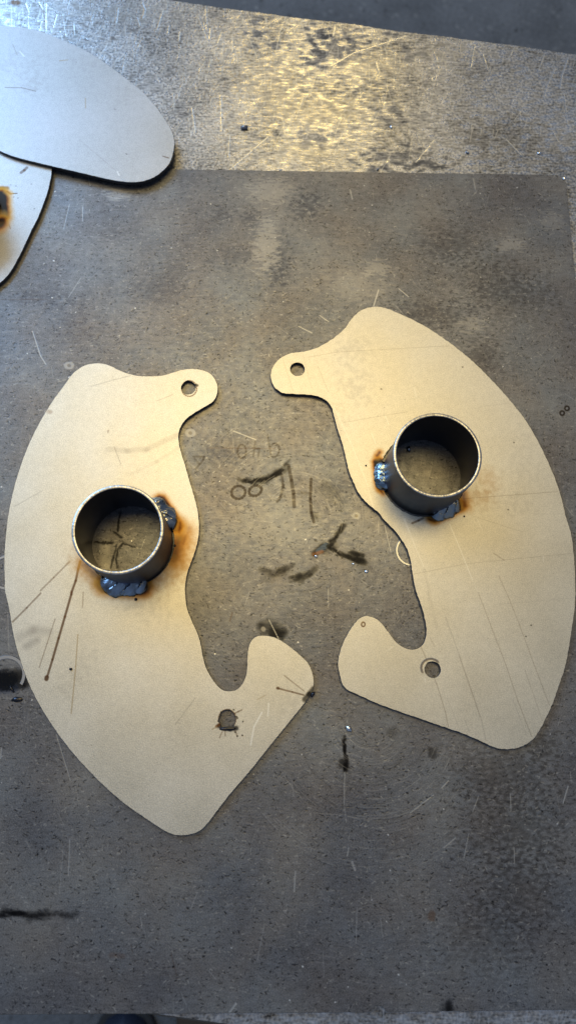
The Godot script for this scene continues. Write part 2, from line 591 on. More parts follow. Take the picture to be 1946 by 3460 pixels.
func grind(p: Paint, c: Vector2, r0: float, r1: float, a0: float, a1: float, count: int, a: float) -> void:
	for i in count:
		var rad := rng.randf_range(r0, r1)
		var s := deg_to_rad(rng.randf_range(a0, a1))
		var span := rng.randf_range(4.0, 22.0) / rad
		var light := rng.randf() < 0.6
		var k := 4
		for j in k:
			var t1 := s + span * j / k
			var t2 := s + span * (j + 1) / k
			p.line(c.x + cos(t1) * rad, c.y + sin(t1) * rad, c.x + cos(t2) * rad, c.y + sin(t2) * rad, 0.35, RUBBED_AND_LIT if light else SOOT, a * rng.randf_range(0.5, 1.3), 0.4, 0.06 if light else -0.08, 0.36 if light else -1.0)

func make_light(called: String, at: Vector3, aim: Vector3, size: Vector2, c: Color, energy: float) -> void:
	var l := AreaLight3D.new()
	l.name = called
	l.area_size = size
	l.area_normalize_energy = true
	l.light_color = c
	l.light_energy = energy
	l.area_range = 12.0
	l.area_attenuation = 2.0
	l.shadow_enabled = true
	add_child(l)
	l.look_at_from_position(at, aim, Vector3.UP)

func paint_sheet(m: StandardMaterial3D) -> Paint:
	var p := Paint.new(-216.0, -349.0, 204.0, 167.0, 3.2)
	var n1 := p.noise(70.0, 3, 11)
	var n2 := p.noise(6.0, 5, 12)
	var n3 := p.noise(0.9, 2, 13)
	var n4 := p.noise(2.2, 3, 14, 5.0, 1.0)
	var n5 := p.noise(45.0, 3, 15)
	var n6 := p.noise(3.0, 6, 16, 1.7, 1.0)
	for i in p.w * p.h:
		var a := n1[i] / 255.0 - 0.5
		var b := n2[i] / 255.0 - 0.5
		var c := n3[i] / 255.0 - 0.5
		var d := n4[i] / 255.0 - 0.5
		var e := n5[i] / 255.0 - 0.5
		var v := 0.145 * (1.0 + 0.45 * a + 0.36 * b + 0.9 * c + 0.3 * d)
		v = maxf(v, 0.02)
		p.r[i] = v * (1.03 + 0.14 * e)
		p.g[i] = v * (1.0 + 0.04 * a)
		p.b[i] = v * (0.99 - 0.14 * e)
		p.up[i] = 0.5 + 0.28 * c + 0.16 * d + 0.1 * b
		p.ro[i] = 0.38 + 0.12 * c - 0.08 * b + 0.05 * a
		p.me[i] = 0.6
	p.path([Vector2(-100.0, -97.8), Vector2(-100.2, -87.1), Vector2(-98.7, -73.7)], 9, RUBBED_AND_LIT, 0.3, 0.2, 0, -1, -1)  # lit strip on the sheet inside the left tube, painted into the colour
	p.blot(133.7, 46.4, 37.8, 22.9, 0, ISLAND, 0.4125, n6, 1.3, 0.9, 0.55, 0.9, 0)
	p.blot(139.7, 75.2, 37.2, 29.3, 0, ISLAND, 0.45, n6, 1.3, 0.9, 0.55, 0.9, 0)
	p.blot(137.6, 106.1, 33.3, 28.8, 0, ISLAND, 0.4125, n6, 1.3, 0.9, 0.55, 0.9, 0)
	p.blot(119.5, 131.0, 35.0, 21.8, 0, ISLAND, 0.3375, n6, 1.3, 0.9, 0.55, 0.9, 0)
	p.blot(157.8, 30.1, 13.9, 12.7, 0, ISLAND, 0.45, n6, 1.3, 0.9, 0.55, 0.9, 0)
	p.blot(120.0, -294.7, 28.9, 17.4, 0, ISLAND, 0.375, n6, 1.3, 0.9, 0.55, 0.9, 0)
	p.blot(100.5, -241.1, 36.6, 12.7, 0, ISLAND, 0.45, n6, 1.3, 0.9, 0.55, 0.9, 0)
	p.blot(146.0, -269.6, 37.3, 22.9, 0, ISLAND, 0.3375, n6, 1.3, 0.9, 0.55, 0.9, 0)
	p.blot(135.6, -214.2, 18.2, 16.8, 0, ISLAND, 0.4125, n6, 1.3, 0.9, 0.55, 0.9, 0)
	p.blot(156.4, -254.1, 37.1, 22.8, 0, ISLAND, 0.3, n6, 1.3, 0.9, 0.55, 0.9, 0)
	p.blot(23.7, -320.8, 13.0, 15.9, 0, ISLAND, 0.4875, n6, 1.3, 0.9, 0.55, 0.9, 0)
	p.blot(7.8, -280.3, 8.5, 22.7, 0, ISLAND, 0.375, n6, 1.3, 0.9, 0.55, 0.9, 0)
	p.blot(-13.9, -310.7, 8.2, 9.6, 0, ISLAND, 0.45, n6, 1.3, 0.9, 0.55, 0.9, 0)
	p.blot(-33.2, -315.0, 9.6, 9.6, 0, ISLAND, 0.375, n6, 1.3, 0.9, 0.55, 0.9, 0)
	p.blot(-23.1, -282.9, 19.0, 8.1, 0, ISLAND, 0.3, n6, 1.3, 0.9, 0.55, 0.9, 0)
	p.blot(2.7, -268.3, 6.8, 12.2, 0, ISLAND, 0.375, n6, 1.3, 0.9, 0.55, 0.9, 0)
	p.blot(-73.5, -255.4, 26.7, 12.0, 0, ISLAND, 0.225, n6, 1.3, 0.9, 0.55, 0.9, 0)
	p.blot(-105.0, -298.5, 16.3, 8.1, 0, ISLAND, 0.225, n6, 1.3, 0.9, 0.55, 0.9, 0)
	p.blot(-150.3, -251.4, 29.1, 7.9, 0, ISLAND, 0.225, n6, 1.3, 0.9, 0.55, 0.9, 0)
	p.blot(-31.0, -144.7, 16.2, 6.5, 0, ISLAND, 0.2625, n6, 1.3, 0.9, 0.55, 0.9, 0)
	p.blot(45.7, -123.9, 7.6, 6.5, 0, ISLAND, 0.2625, n6, 1.3, 0.9, 0.55, 0.9, 0)
	p.blot(160.5, -293.7, 8.7, 5.8, 0, RUBBED_AND_LIT, 0.3, n4, 1.3, 0.5, 0.36, 0.75, 0)
	p.blot(70.4, -274.9, 10.0, 5.7, 0, RUBBED_AND_LIT, 0.3, n4, 1.3, 0.5, 0.36, 0.75, 0)
	p.blot(131.2, -235.3, 8.5, 5.6, 0, RUBBED_AND_LIT, 0.3, n4, 1.3, 0.5, 0.36, 0.75, 0)
	p.blot(190.9, -312.1, 8.8, 8.8, 0, RUBBED_AND_LIT, 0.25, n4, 1.3, 0.5, 0.36, 0.75, 0)
	p.blot(53.1, -262.1, 21.2, 11.3, 0, RUBBED_AND_LIT, 0.2, n4, 1.3, 0.5, 0.36, 0.75, 0)
	p.blot(-4.2, -292.3, 8.2, 20.5, 0, RUBBED_AND_LIT, 0.35, n4, 1.3, 0.5, 0.36, 0.75, 0)
	p.blot(-0.3, -332.8, 15.3, 9.7, 0, RUBBED_AND_LIT, 0.3, n4, 1.3, 0.5, 0.36, 0.75, 0)
	p.blot(-105.2, -327.9, 6.9, 6.9, 0, RUBBED_AND_LIT, 0.35, n4, 1.3, 0.5, 0.36, 0.75, 0)
	p.blot(2.8, -99.5, 31.8, 17.0, 0, RUBBED_AND_LIT, 0.18, n4, 1.3, 0.5, 0.36, 0.75, 0)
	p.blot(65.7, -102.0, 26.7, 21.4, 0, RUBBED_AND_LIT, 0.15, n4, 1.3, 0.5, 0.36, 0.75, 0)
	# mill scale: short dark and pale fibres, small pits
	for i in 26000:
		var x := rng.randf_range(p.x0, p.x0 + p.w / p.q)
		var z := rng.randf_range(p.z0, p.z0 + p.h / p.q)
		var t := rng.randfn(0.0, 0.9)
		var l := rng.randf_range(0.3, 1.7)
		var dark := rng.randf() < 0.66
		p.line(x, z, x + cos(t) * l, z + sin(t) * l * 0.8, rng.randf_range(0.3, 0.65), SOOT if dark else RUBBED_AND_LIT, rng.randf_range(0.25, 0.75) if dark else rng.randf_range(0.2, 0.5), 0.4, -0.2 if dark else 0.08)
	for i in 450:
		var x := rng.randf_range(p.x0, p.x0 + p.w / p.q)
		var z := rng.randf_range(p.z0, p.z0 + p.h / p.q)
		p.line(x, z, x + rng.randf_range(-0.6, 0.6), z + 0.2, rng.randf_range(0.5, 1.1), SOOT, rng.randf_range(0.4, 0.85), 0.5, -0.3)
	for i in 2600:
		var x := rng.randf_range(p.x0, p.x0 + p.w / p.q)
		var z := rng.randf_range(p.z0, p.z0 + p.h / p.q)
		var t := rng.randf_range(0.0, PI) if rng.randf() < 0.4 else rng.randfn(0.12, 0.25)
		var l := rng.randf_range(2.0, 14.0)
		var dark := rng.randf() < 0.45
		p.line(x, z, x + cos(t) * l, z + sin(t) * l, 0.3, SOOT if dark else RUBBED_AND_LIT, rng.randf_range(0.06, 0.26), 0.4, -0.06)
	for i in 120:
		var x := rng.randf_range(p.x0, p.x0 + p.w / p.q)
		var z := rng.randf_range(p.z0, p.z0 + p.h / p.q)
		var t := PI * 0.5 + rng.randfn(0.0, 0.45)
		var l := rng.randf_range(2.0, 9.0) if rng.randf() < 0.8 else rng.randf_range(9.0, 30.0)
		p.line(x, z, x + cos(t) * l, z + sin(t) * l, 0.3, BRIGHT, rng.randf_range(0.06, 0.28), 0.5, -0.12, 0.32, 0.9)
	for i in 110:
		var x := rng.randf_range(p.x0, p.x0 + p.w / p.q)
		var z := rng.randf_range(p.z0, p.z0 + p.h / p.q)
		p.line(x, z, x + rng.randf_range(-0.4, 0.4), z + rng.randf_range(-0.4, 0.4), rng.randf_range(0.35, 0.8), BRIGHT, rng.randf_range(0.5, 1.0), 0.7, 0.25, 0.3)
	p.path([Vector2(-15.5, -146.9), Vector2(-15.7, -145.0), Vector2(-16.4, -143.4), Vector2(-17.5, -142.6), Vector2(-18.7, -142.6), Vector2(-19.7, -143.4), Vector2(-20.5, -144.9), Vector2(-20.8, -146.8), Vector2(-20.6, -148.7), Vector2(-19.8, -150.3), Vector2(-18.8, -151.2), Vector2(-17.6, -151.2), Vector2(-16.5, -150.3), Vector2(-15.7, -148.8), Vector2(-15.5, -146.9)], 1.21, INK, 0.42, 0.6, 0, -1, -1)
	p.path([Vector2(-9.8, -153.2), Vector2(-10.9, -143.6)], 1.21, INK, 0.42, 0.6, 0, -1, -1)
	p.path([Vector2(-11.5, -149.1), Vector2(-7.1, -148.8), Vector2(-7.9, -143.3)], 1.21, INK, 0.42, 0.6, 0, -1, -1)
	p.path([Vector2(-2.0, -157.7), Vector2(-0.9, -150.3), Vector2(-0.0, -145.2)], 1.21, INK, 0.42, 0.6, 0, -1, -1)
	p.path([Vector2(0.1, -150.4), Vector2(1.3, -151.8), Vector2(2.7, -152.3), Vector2(4.0, -151.8), Vector2(4.9, -150.4), Vector2(5.2, -148.4), Vector2(4.9, -146.3), Vector2(4.0, -144.5), Vector2(2.7, -143.4), Vector2(1.3, -143.3), Vector2(0.1, -144.1)], 1.21, INK, 0.42, 0.6, 0, -1, -1)
	p.path([Vector2(-15.8, -121.9), Vector2(-15.6, -120.1), Vector2(-16.2, -118.3), Vector2(-17.6, -116.9), Vector2(-19.3, -116.2), Vector2(-21.2, -116.4), Vector2(-22.8, -117.3), Vector2(-23.8, -118.8), Vector2(-24.1, -120.7), Vector2(-23.5, -122.4), Vector2(-22.1, -123.8), Vector2(-20.3, -124.5), Vector2(-18.5, -124.4), Vector2(-16.8, -123.4), Vector2(-15.8, -121.9)], 1.76, INK, 0.62, 0.7, 0, -1, -1)
	p.path([Vector2(-5.8, -123.3), Vector2(-5.6, -121.9), Vector2(-6.2, -120.4), Vector2(-7.4, -119.1), Vector2(-9.0, -118.3), Vector2(-10.7, -118.2), Vector2(-12.2, -118.7), Vector2(-13.1, -119.7), Vector2(-13.3, -121.1), Vector2(-12.8, -122.6), Vector2(-11.6, -123.9), Vector2(-9.9, -124.7), Vector2(-8.2, -124.8), Vector2(-6.8, -124.3), Vector2(-5.8, -123.3)], 1.76, INK, 0.62, 0.7, 0, -1, -1)
	p.path([Vector2(6.8, -132.1), Vector2(7.7, -124.1), Vector2(6.2, -117.7), Vector2(4.1, -114.8)], 1.76, INK, 0.62, 0.7, 0, -1, -1)
	p.path([Vector2(11.0, -137.9), Vector2(12.8, -128.5), Vector2(14.1, -119.9), Vector2(14.5, -111.6)], 2.2, INK, 0.72, 0.7, 0, -1, -1)
	p.path([Vector2(25.0, -129.3), Vector2(24.5, -116.3), Vector2(25.0, -107.8), Vector2(26.5, -101.8)], 1.87, INK, 0.8, 0.7, 0, -1, -1)
	p.path([Vector2(19.0, -120.6), Vector2(24.6, -119.9)], 1.32, INK, 0.4, 0.6, 0, -1, -1)
	p.path([Vector2(-48.1, -143.3), Vector2(-41.5, -143.2), Vector2(-41.9, -141.2), Vector2(-46.5, -135.3)], 1.32, INK, 0.5, 0.6, 0, -1, -1)
	p.path([Vector2(-47.4, -141.9), Vector2(-44.2, -138.3)], 1.32, INK, 0.4, 0.6, 0, -1, -1)
	p.smear([Vector2(-20.0, -128.6), Vector2(-15.8, -127.6), Vector2(-10.2, -127.0), Vector2(-4.7, -128.0), Vector2(0.2, -130.2), Vector2(4.4, -132.8), Vector2(7.9, -136.1), Vector2(11.0, -139.7)], 5.95125, SOOT, 0.675, rng)
	p.smear([Vector2(-17.2, -127.9), Vector2(-10.2, -127.2), Vector2(-4.7, -128.2), Vector2(0.2, -130.4), Vector2(4.4, -133.1), Vector2(7.2, -135.3)], 3.174, SOOT, 1, rng)
	p.smear([Vector2(1.6, -130.9), Vector2(5.1, -133.5)], 4.232, SOOT, 1, rng)
	p.smear([Vector2(28.4, -83.3), Vector2(31.9, -86.1), Vector2(34.6, -88.2)], 8.59625, SOOT, 1, rng)
	p.path([Vector2(29.1, -83.6), Vector2(33.9, -87.5)], 4.2, BURN_BLUE, 0.9, 0.5, 0, 0.25, 0.6)
	p.smear([Vector2(34.6, -87.8), Vector2(38.8, -91.0), Vector2(42.3, -96.2), Vector2(44.8, -100.1)], 4.761, SOOT, 0.945, rng)
	p.smear([Vector2(35.6, -87.2), Vector2(39.3, -84.0), Vector2(45.0, -80.8), Vector2(50.3, -79.0), Vector2(55.5, -78.0)], 3.703, SOOT, 1, rng)
	p.smear([Vector2(49.8, -79.8), Vector2(55.5, -78.0)], 7.935, SOOT, 1, rng)
	p.path([Vector2(26.0, -81.8), Vector2(31.3, -83.4)], 3, RUSTY, 0.5, 0.2, 0, -1, -1)
	p.smear([Vector2(48.2, -79.2), Vector2(60.8, -78.0)], 10.58, SOOT, 0.3375, rng)
	p.smear([Vector2(-5.6, -70.8), Vector2(0.5, -69.4), Vector2(6.6, -71.2), Vector2(12.7, -73.9)], 6.6125, SOOT, 0.405, rng)
	p.smear([Vector2(3.9, -70.1), Vector2(9.3, -72.2)], 7.27375, SOOT, 0.4725, rng)
	p.smear([Vector2(13.4, -65.4), Vector2(18.1, -67.1), Vector2(22.2, -69.5), Vector2(25.3, -72.6)], 6.6125, SOOT, 0.7425, rng)
	p.smear([Vector2(16.1, -66.4), Vector2(19.5, -67.8)], 6.6125, SOOT, 0.675, rng)
	p.smear([Vector2(-2.7, -37.9), Vector2(2.0, -35.2), Vector2(8.3, -34.2)], 11.9025, SOOT, 0.81, rng)
	p.smear([Vector2(1.4, -34.6), Vector2(8.0, -33.9)], 9.2575, SOOT, 1, rng)
	p.smear([Vector2(-4.0, -37.2), Vector2(-3.8, -36.5)], 6.6125, SOOT, 0.675, rng)
	p.path([Vector2(-4.0, -36.9), Vector2(-3.7, -36.5)], 3, GREYMETAL, 0.6, 0.5, 0, -1, -1)
	p.smear([Vector2(25.2, -107.1), Vector2(30.0, -105.0)], 5.29, SOOT, 0.3375, rng)
	p.smear([Vector2(38.6, -126.5), Vector2(43.3, -122.2)], 18.515, SOOT, 0.405, rng)
	p.smear([Vector2(42.3, 25.5), Vector2(43.1, 32.1), Vector2(43.5, 38.6), Vector2(43.3, 43.0)], 2.9095, SOOT, 0.945, rng)
	p.smear([Vector2(43.5, 38.1), Vector2(43.3, 43.0)], 6.6125, SOOT, 0.945, rng)
	p.smear([Vector2(95.6, 162.9), Vector2(95.6, 166.7)], 11.9025, SOOT, 1, rng)
	p.smear([Vector2(94.9, 165.7), Vector2(97.3, 166.7)], 11.9025, SOOT, 1, rng)
	p.smear([Vector2(-145.6, 116.0), Vector2(-132.6, 117.1), Vector2(-119.7, 117.7)], 5.95125, SOOT, 0.675, rng)
	p.smear([Vector2(-119.7, 117.7), Vector2(-103.7, 117.3)], 3.9675, SOOT, 0.405, rng)
	p.smear([Vector2(-145.5, 117.0), Vector2(-131.6, 116.8)], 2.9095, SOOT, 0.675, rng)
	p.path([Vector2(-84.3, 137.5), Vector2(-77.9, 138.0)], 4, RUSTY, 0.25, 0.1, 0, -1, -1)
	p.smear([Vector2(-153.6, -4.1), Vector2(-148.6, -4.8), Vector2(-143.9, -5.8)], 17.1925, SOOT, 1, rng)
	p.path([Vector2(-154.2, -2.3), Vector2(-147.7, -2.6)], 9, BURN_BLUE, 0.5, 0.2, 0, 0.2, 0.5)
	p.smear([Vector2(-142.3, -8.7), Vector2(-139.8, -4.8)], 13.225, SOOT, 1, rng)
	p.blot(-152.0, -6.6, 7.3, 6.9, 0, SOOT, 0.95, n2, 0.4, 0.5, 0.2, 0.7, 0)
	p.path([Vector2(-129.4, -203.4), Vector2(-128.2, -203.4)], 5.7, SPOT, 0.75, 0.7, 0.12, -1, -1)
	p.path([Vector2(-129.0, -203.4), Vector2(-128.6, -203.2)], 2.4, SPOT2, 0.8, 0.5, -0.2, -1, -1)
	p.path([Vector2(-51.0, -158.7), Vector2(-49.9, -158.7)], 6.08, SPOT, 0.75, 0.7, 0.12, -1, -1)
	p.path([Vector2(-50.6, -158.7), Vector2(-50.3, -158.5)], 2.56, SPOT2, 0.8, 0.5, -0.2, -1, -1)
	p.path([Vector2(52.2, -105.9), Vector2(53.3, -105.9)], 4.56, SPOT, 0.75, 0.7, 0.12, -1, -1)
	p.path([Vector2(52.5, -105.9), Vector2(52.9, -105.8)], 1.92, SPOT2, 0.8, 0.5, -0.2, -1, -1)
	p.path([Vector2(190.4, -177.2), Vector2(190.2, -176.6), Vector2(189.7, -176.1), Vector2(189.2, -175.8), Vector2(188.5, -175.8), Vector2(188.0, -176.1), Vector2(187.7, -176.6), Vector2(187.6, -177.2), Vector2(187.8, -177.9), Vector2(188.2, -178.4), Vector2(188.8, -178.7), Vector2(189.4, -178.7), Vector2(189.9, -178.4), Vector2(190.3, -177.9), Vector2(190.4, -177.2)], 1.1, INK, 0.7, 0.6, 0, -1, -1)
	p.path([Vector2(187.0, -174.0), Vector2(186.8, -173.4), Vector2(186.4, -172.9), Vector2(185.8, -172.6), Vector2(185.2, -172.6), Vector2(184.7, -172.8), Vector2(184.3, -173.4), Vector2(184.3, -174.0), Vector2(184.4, -174.6), Vector2(184.9, -175.1), Vector2(185.5, -175.4), Vector2(186.1, -175.4), Vector2(186.6, -175.1), Vector2(187.0, -174.6), Vector2(187.0, -174.0)], 1.1, INK, 0.7, 0.6, 0, -1, -1)
	p.smear([Vector2(-106.5, -88.9), Vector2(-101.7, -88.6), Vector2(-95.1, -88.2)], 1.98375, SOOT, 0.81, rng)
	p.smear([Vector2(-95.4, -95.2), Vector2(-92.4, -93.4), Vector2(-89.3, -91.3)], 1.71925, SOOT, 0.675, rng)
	p.smear([Vector2(-91.7, -107.7), Vector2(-92.3, -100.8), Vector2(-92.5, -95.5)], 1.587, SOOT, 0.675, rng)
	p.smear([Vector2(-89.1, -87.9), Vector2(-91.9, -84.2), Vector2(-92.7, -78.2), Vector2(-91.3, -72.2)], 1.8515, SOOT, 0.675, rng)
	p.smear([Vector2(-95.7, -72.6), Vector2(-94.2, -79.7), Vector2(-92.8, -87.2)], 1.587, SOOT, 0.6075, rng)
	p.smear([Vector2(-89.1, -87.9), Vector2(-81.6, -85.7)], 1.3225, SOOT, 0.54, rng)
	p.smear([Vector2(-88.7, -88.1), Vector2(-88.4, -87.9)], 3.174, SOOT, 0.81, rng)
	p.blot(93.7, 33.8, 3.7, 3.7, 0, SOOT, 0.6, n2, 0.4, 0.6, -1, -1, 0)
	p.blot(71.1, 22.3, 5.2, 4.0, 0, SOOT, 0.35, n2, 0.4, 0.8, -1, -1, 0)
	p.blot(89.5, 118.4, 2.4, 3.3, 0, RUSTY, 0.4, n2, 0.6, 0.5, -1, -1, 0)
	p.path([Vector2(-0.6, -42.4), Vector2(5.1, -31.2)], 0.5, BRIGHT, 0.384, 0.7, -0.2, 0.3, 0.95)
	p.path([Vector2(-153.7, -226.8), Vector2(-147.3, -209.8), Vector2(-143.6, -204.2)], 0.7, BRIGHT, 0.264, 0.7, -0.2, 0.3, 0.95)
	p.path([Vector2(-127.2, -318.2), Vector2(-126.6, -307.3)], 0.6, BRIGHT, 0.24, 0.7, -0.2, 0.3, 0.95)
	p.path([Vector2(-136.2, -319.6), Vector2(-138.8, -301.0)], 0.5, BRIGHT, 0.192, 0.7, -0.2, 0.3, 0.95)
	p.path([Vector2(-112.6, -326.2), Vector2(-102.3, -324.8)], 0.5, BRIGHT, 0.144, 0.7, -0.2, 0.3, 0.95)
	p.path([Vector2(42.9, 44.0), Vector2(42.4, 61.1)], 0.5, BRIGHT, 0.288, 0.7, -0.2, 0.3, 0.95)
	p.path([Vector2(42.4, 61.1), Vector2(43.3, 70.6)], 0.4, BRIGHT, 0.192, 0.7, -0.2, 0.3, 0.95)
	p.path([Vector2(102.1, 48.7), Vector2(98.0, 52.6)], 0.6, BRIGHT, 0.384, 0.7, -0.2, 0.3, 0.95)
	p.path([Vector2(93.0, 56.5), Vector2(79.5, 66.0)], 0.6, BRIGHT, 0.288, 0.7, -0.2, 0.3, 0.95)
	p.path([Vector2(170.5, 51.9), Vector2(166.9, 61.0)], 0.6, BRIGHT, 0.384, 0.7, -0.2, 0.3, 0.95)
	p.path([Vector2(118.8, 57.1), Vector2(114.9, 65.6)], 0.5, BRIGHT, 0.24, 0.7, -0.2, 0.3, 0.95)
	p.path([Vector2(137.0, 56.1), Vector2(136.8, 65.2)], 0.5, BRIGHT, 0.288, 0.7, -0.2, 0.3, 0.95)
	p.path([Vector2(112.0, 77.2), Vector2(108.8, 89.6)], 0.5, BRIGHT, 0.24, 0.7, -0.2, 0.3, 0.95)
	p.path([Vector2(97.6, 84.4), Vector2(104.6, 79.2)], 0.6, BRIGHT, 0.24, 0.7, -0.2, 0.3, 0.95)
	p.path([Vector2(14.8, 96.3), Vector2(14.1, 106.5)], 0.7, BRIGHT, 0.336, 0.7, -0.2, 0.3, 0.95)
	p.path([Vector2(44.4, 84.2), Vector2(43.6, 88.3)], 0.7, BRIGHT, 0.288, 0.7, -0.2, 0.3, 0.95)
	p.path([Vector2(46.2, 91.4), Vector2(47.8, 95.5)], 1.2, BRIGHT, 0.288, 0.7, -0.2, 0.3, 0.95)
	p.path([Vector2(48.5, 114.7), Vector2(47.6, 132.5)], 0.5, BRIGHT, 0.192, 0.7, -0.2, 0.3, 0.95)
	p.path([Vector2(61.2, 119.8), Vector2(62.3, 129.7)], 0.5, BRIGHT, 0.192, 0.7, -0.2, 0.3, 0.95)
	p.path([Vector2(137.4, 84.6), Vector2(136.8, 92.8)], 0.5, BRIGHT, 0.288, 0.7, -0.2, 0.3, 0.95)
	p.path([Vector2(-17.1, 161.4), Vector2(-20.8, 166.1)], 1.1, BRIGHT, 0.336, 0.7, -0.2, 0.3, 0.95)
	p.path([Vector2(-110.2, 79.4), Vector2(-109.8, 97.8)], 0.6, BRIGHT, 0.24, 0.7, -0.2, 0.3, 0.95)
	p.path([Vector2(-121.4, 23.1), Vector2(-111.9, 48.0)], 0.5, BRIGHT, 0.24, 0.7, -0.2, 0.3, 0.95)
	p.path([Vector2(-151.9, 30.7), Vector2(-151.9, 36.1)], 0.8, BRIGHT, 0.288, 0.7, -0.2, 0.3, 0.95)
	p.path([Vector2(-113.5, 82.5), Vector2(-114.0, 106.8)], 0.4, BRIGHT, 0.144, 0.7, -0.2, 0.3, 0.95)
	p.path([Vector2(70.4, -259.2), Vector2(66.9, -247.6)], 0.7, BRIGHT, 0.408, 0.7, -0.2, 0.3, 0.95)
	p.path([Vector2(83.8, -260.2), Vector2(90.0, -254.5)], 0.6, BRIGHT, 0.384, 0.7, -0.2, 0.3, 0.95)
	p.path([Vector2(17.7, -232.2), Vector2(26.3, -227.7)], 0.6, BRIGHT, 0.336, 0.7, -0.2, 0.3, 0.95)
	p.path([Vector2(31.4, -240.2), Vector2(37.2, -235.7)], 0.5, BRIGHT, 0.288, 0.7, -0.2, 0.3, 0.95)
	p.path([Vector2(53.0, -334.5), Vector2(54.3, -327.1)], 0.9, BRIGHT, 0.24, 0.7, -0.2, 0.3, 0.95)
	p.path([Vector2(137.9, -344.4), Vector2(138.9, -336.0)], 0.9, BRIGHT, 0.192, 0.7, -0.2, 0.3, 0.95)
	p.path([Vector2(69.9, -99.8), Vector2(73.1, -83.6)], 0.5, BRIGHT, 0.24, 0.7, -0.2, 0.3, 0.95)
	p.path([Vector2(-23.6, -160.2), Vector2(-9.4, -154.6)], 0.7, BRIGHT, 0.264, 0.7, -0.2, 0.3, 0.95)
	p.path([Vector2(34.8, -62.2), Vector2(34.6, -49.7)], 0.5, BRIGHT, 0.168, 0.7, -0.2, 0.3, 0.95)
	p.path([Vector2(-39.7, -148.9), Vector2(2.6, -148.9)], 0.4, CHAR, 0.4, 0.6, -0.15, -1, -1)
	p.path([Vector2(-176.5, -248.9), Vector2(-146.2, -249.3)], 0.56, CHAR, 0.32, 0.6, -0.15, -1, -1)
	p.path([Vector2(-52.3, 136.7), Vector2(-48.8, 147.8)], 0.4, CHAR, 0.48, 0.6, -0.15, -1, -1)
	p.path([Vector2(-73.9, 132.7), Vector2(-72.9, 136.1)], 0.48, CHAR, 0.4, 0.6, -0.15, -1, -1)
	p.path([Vector2(-23.8, -41.4), Vector2(-22.3, -46.5)], 0.8, CHAR, 0.48, 0.6, -0.15, -1, -1)
	grind(p, Vector2(58.3, 15.0), 10.3, 82.5, 20, 140, 150, 0.24)
	grind(p, Vector2(15.8, -104.3), 10.9, 76.3, -150, 20, 150, 0.22)
	grind(p, Vector2(43.8, -152.1), 18.6, 96.9, -60, 60, 110, 0.18)
	grind(p, Vector2(115.0, -276.9), 7.9, 99.3, -30, 120, 110, 0.16)
	p.finish(m, SHEET_RELIEF)
	return p

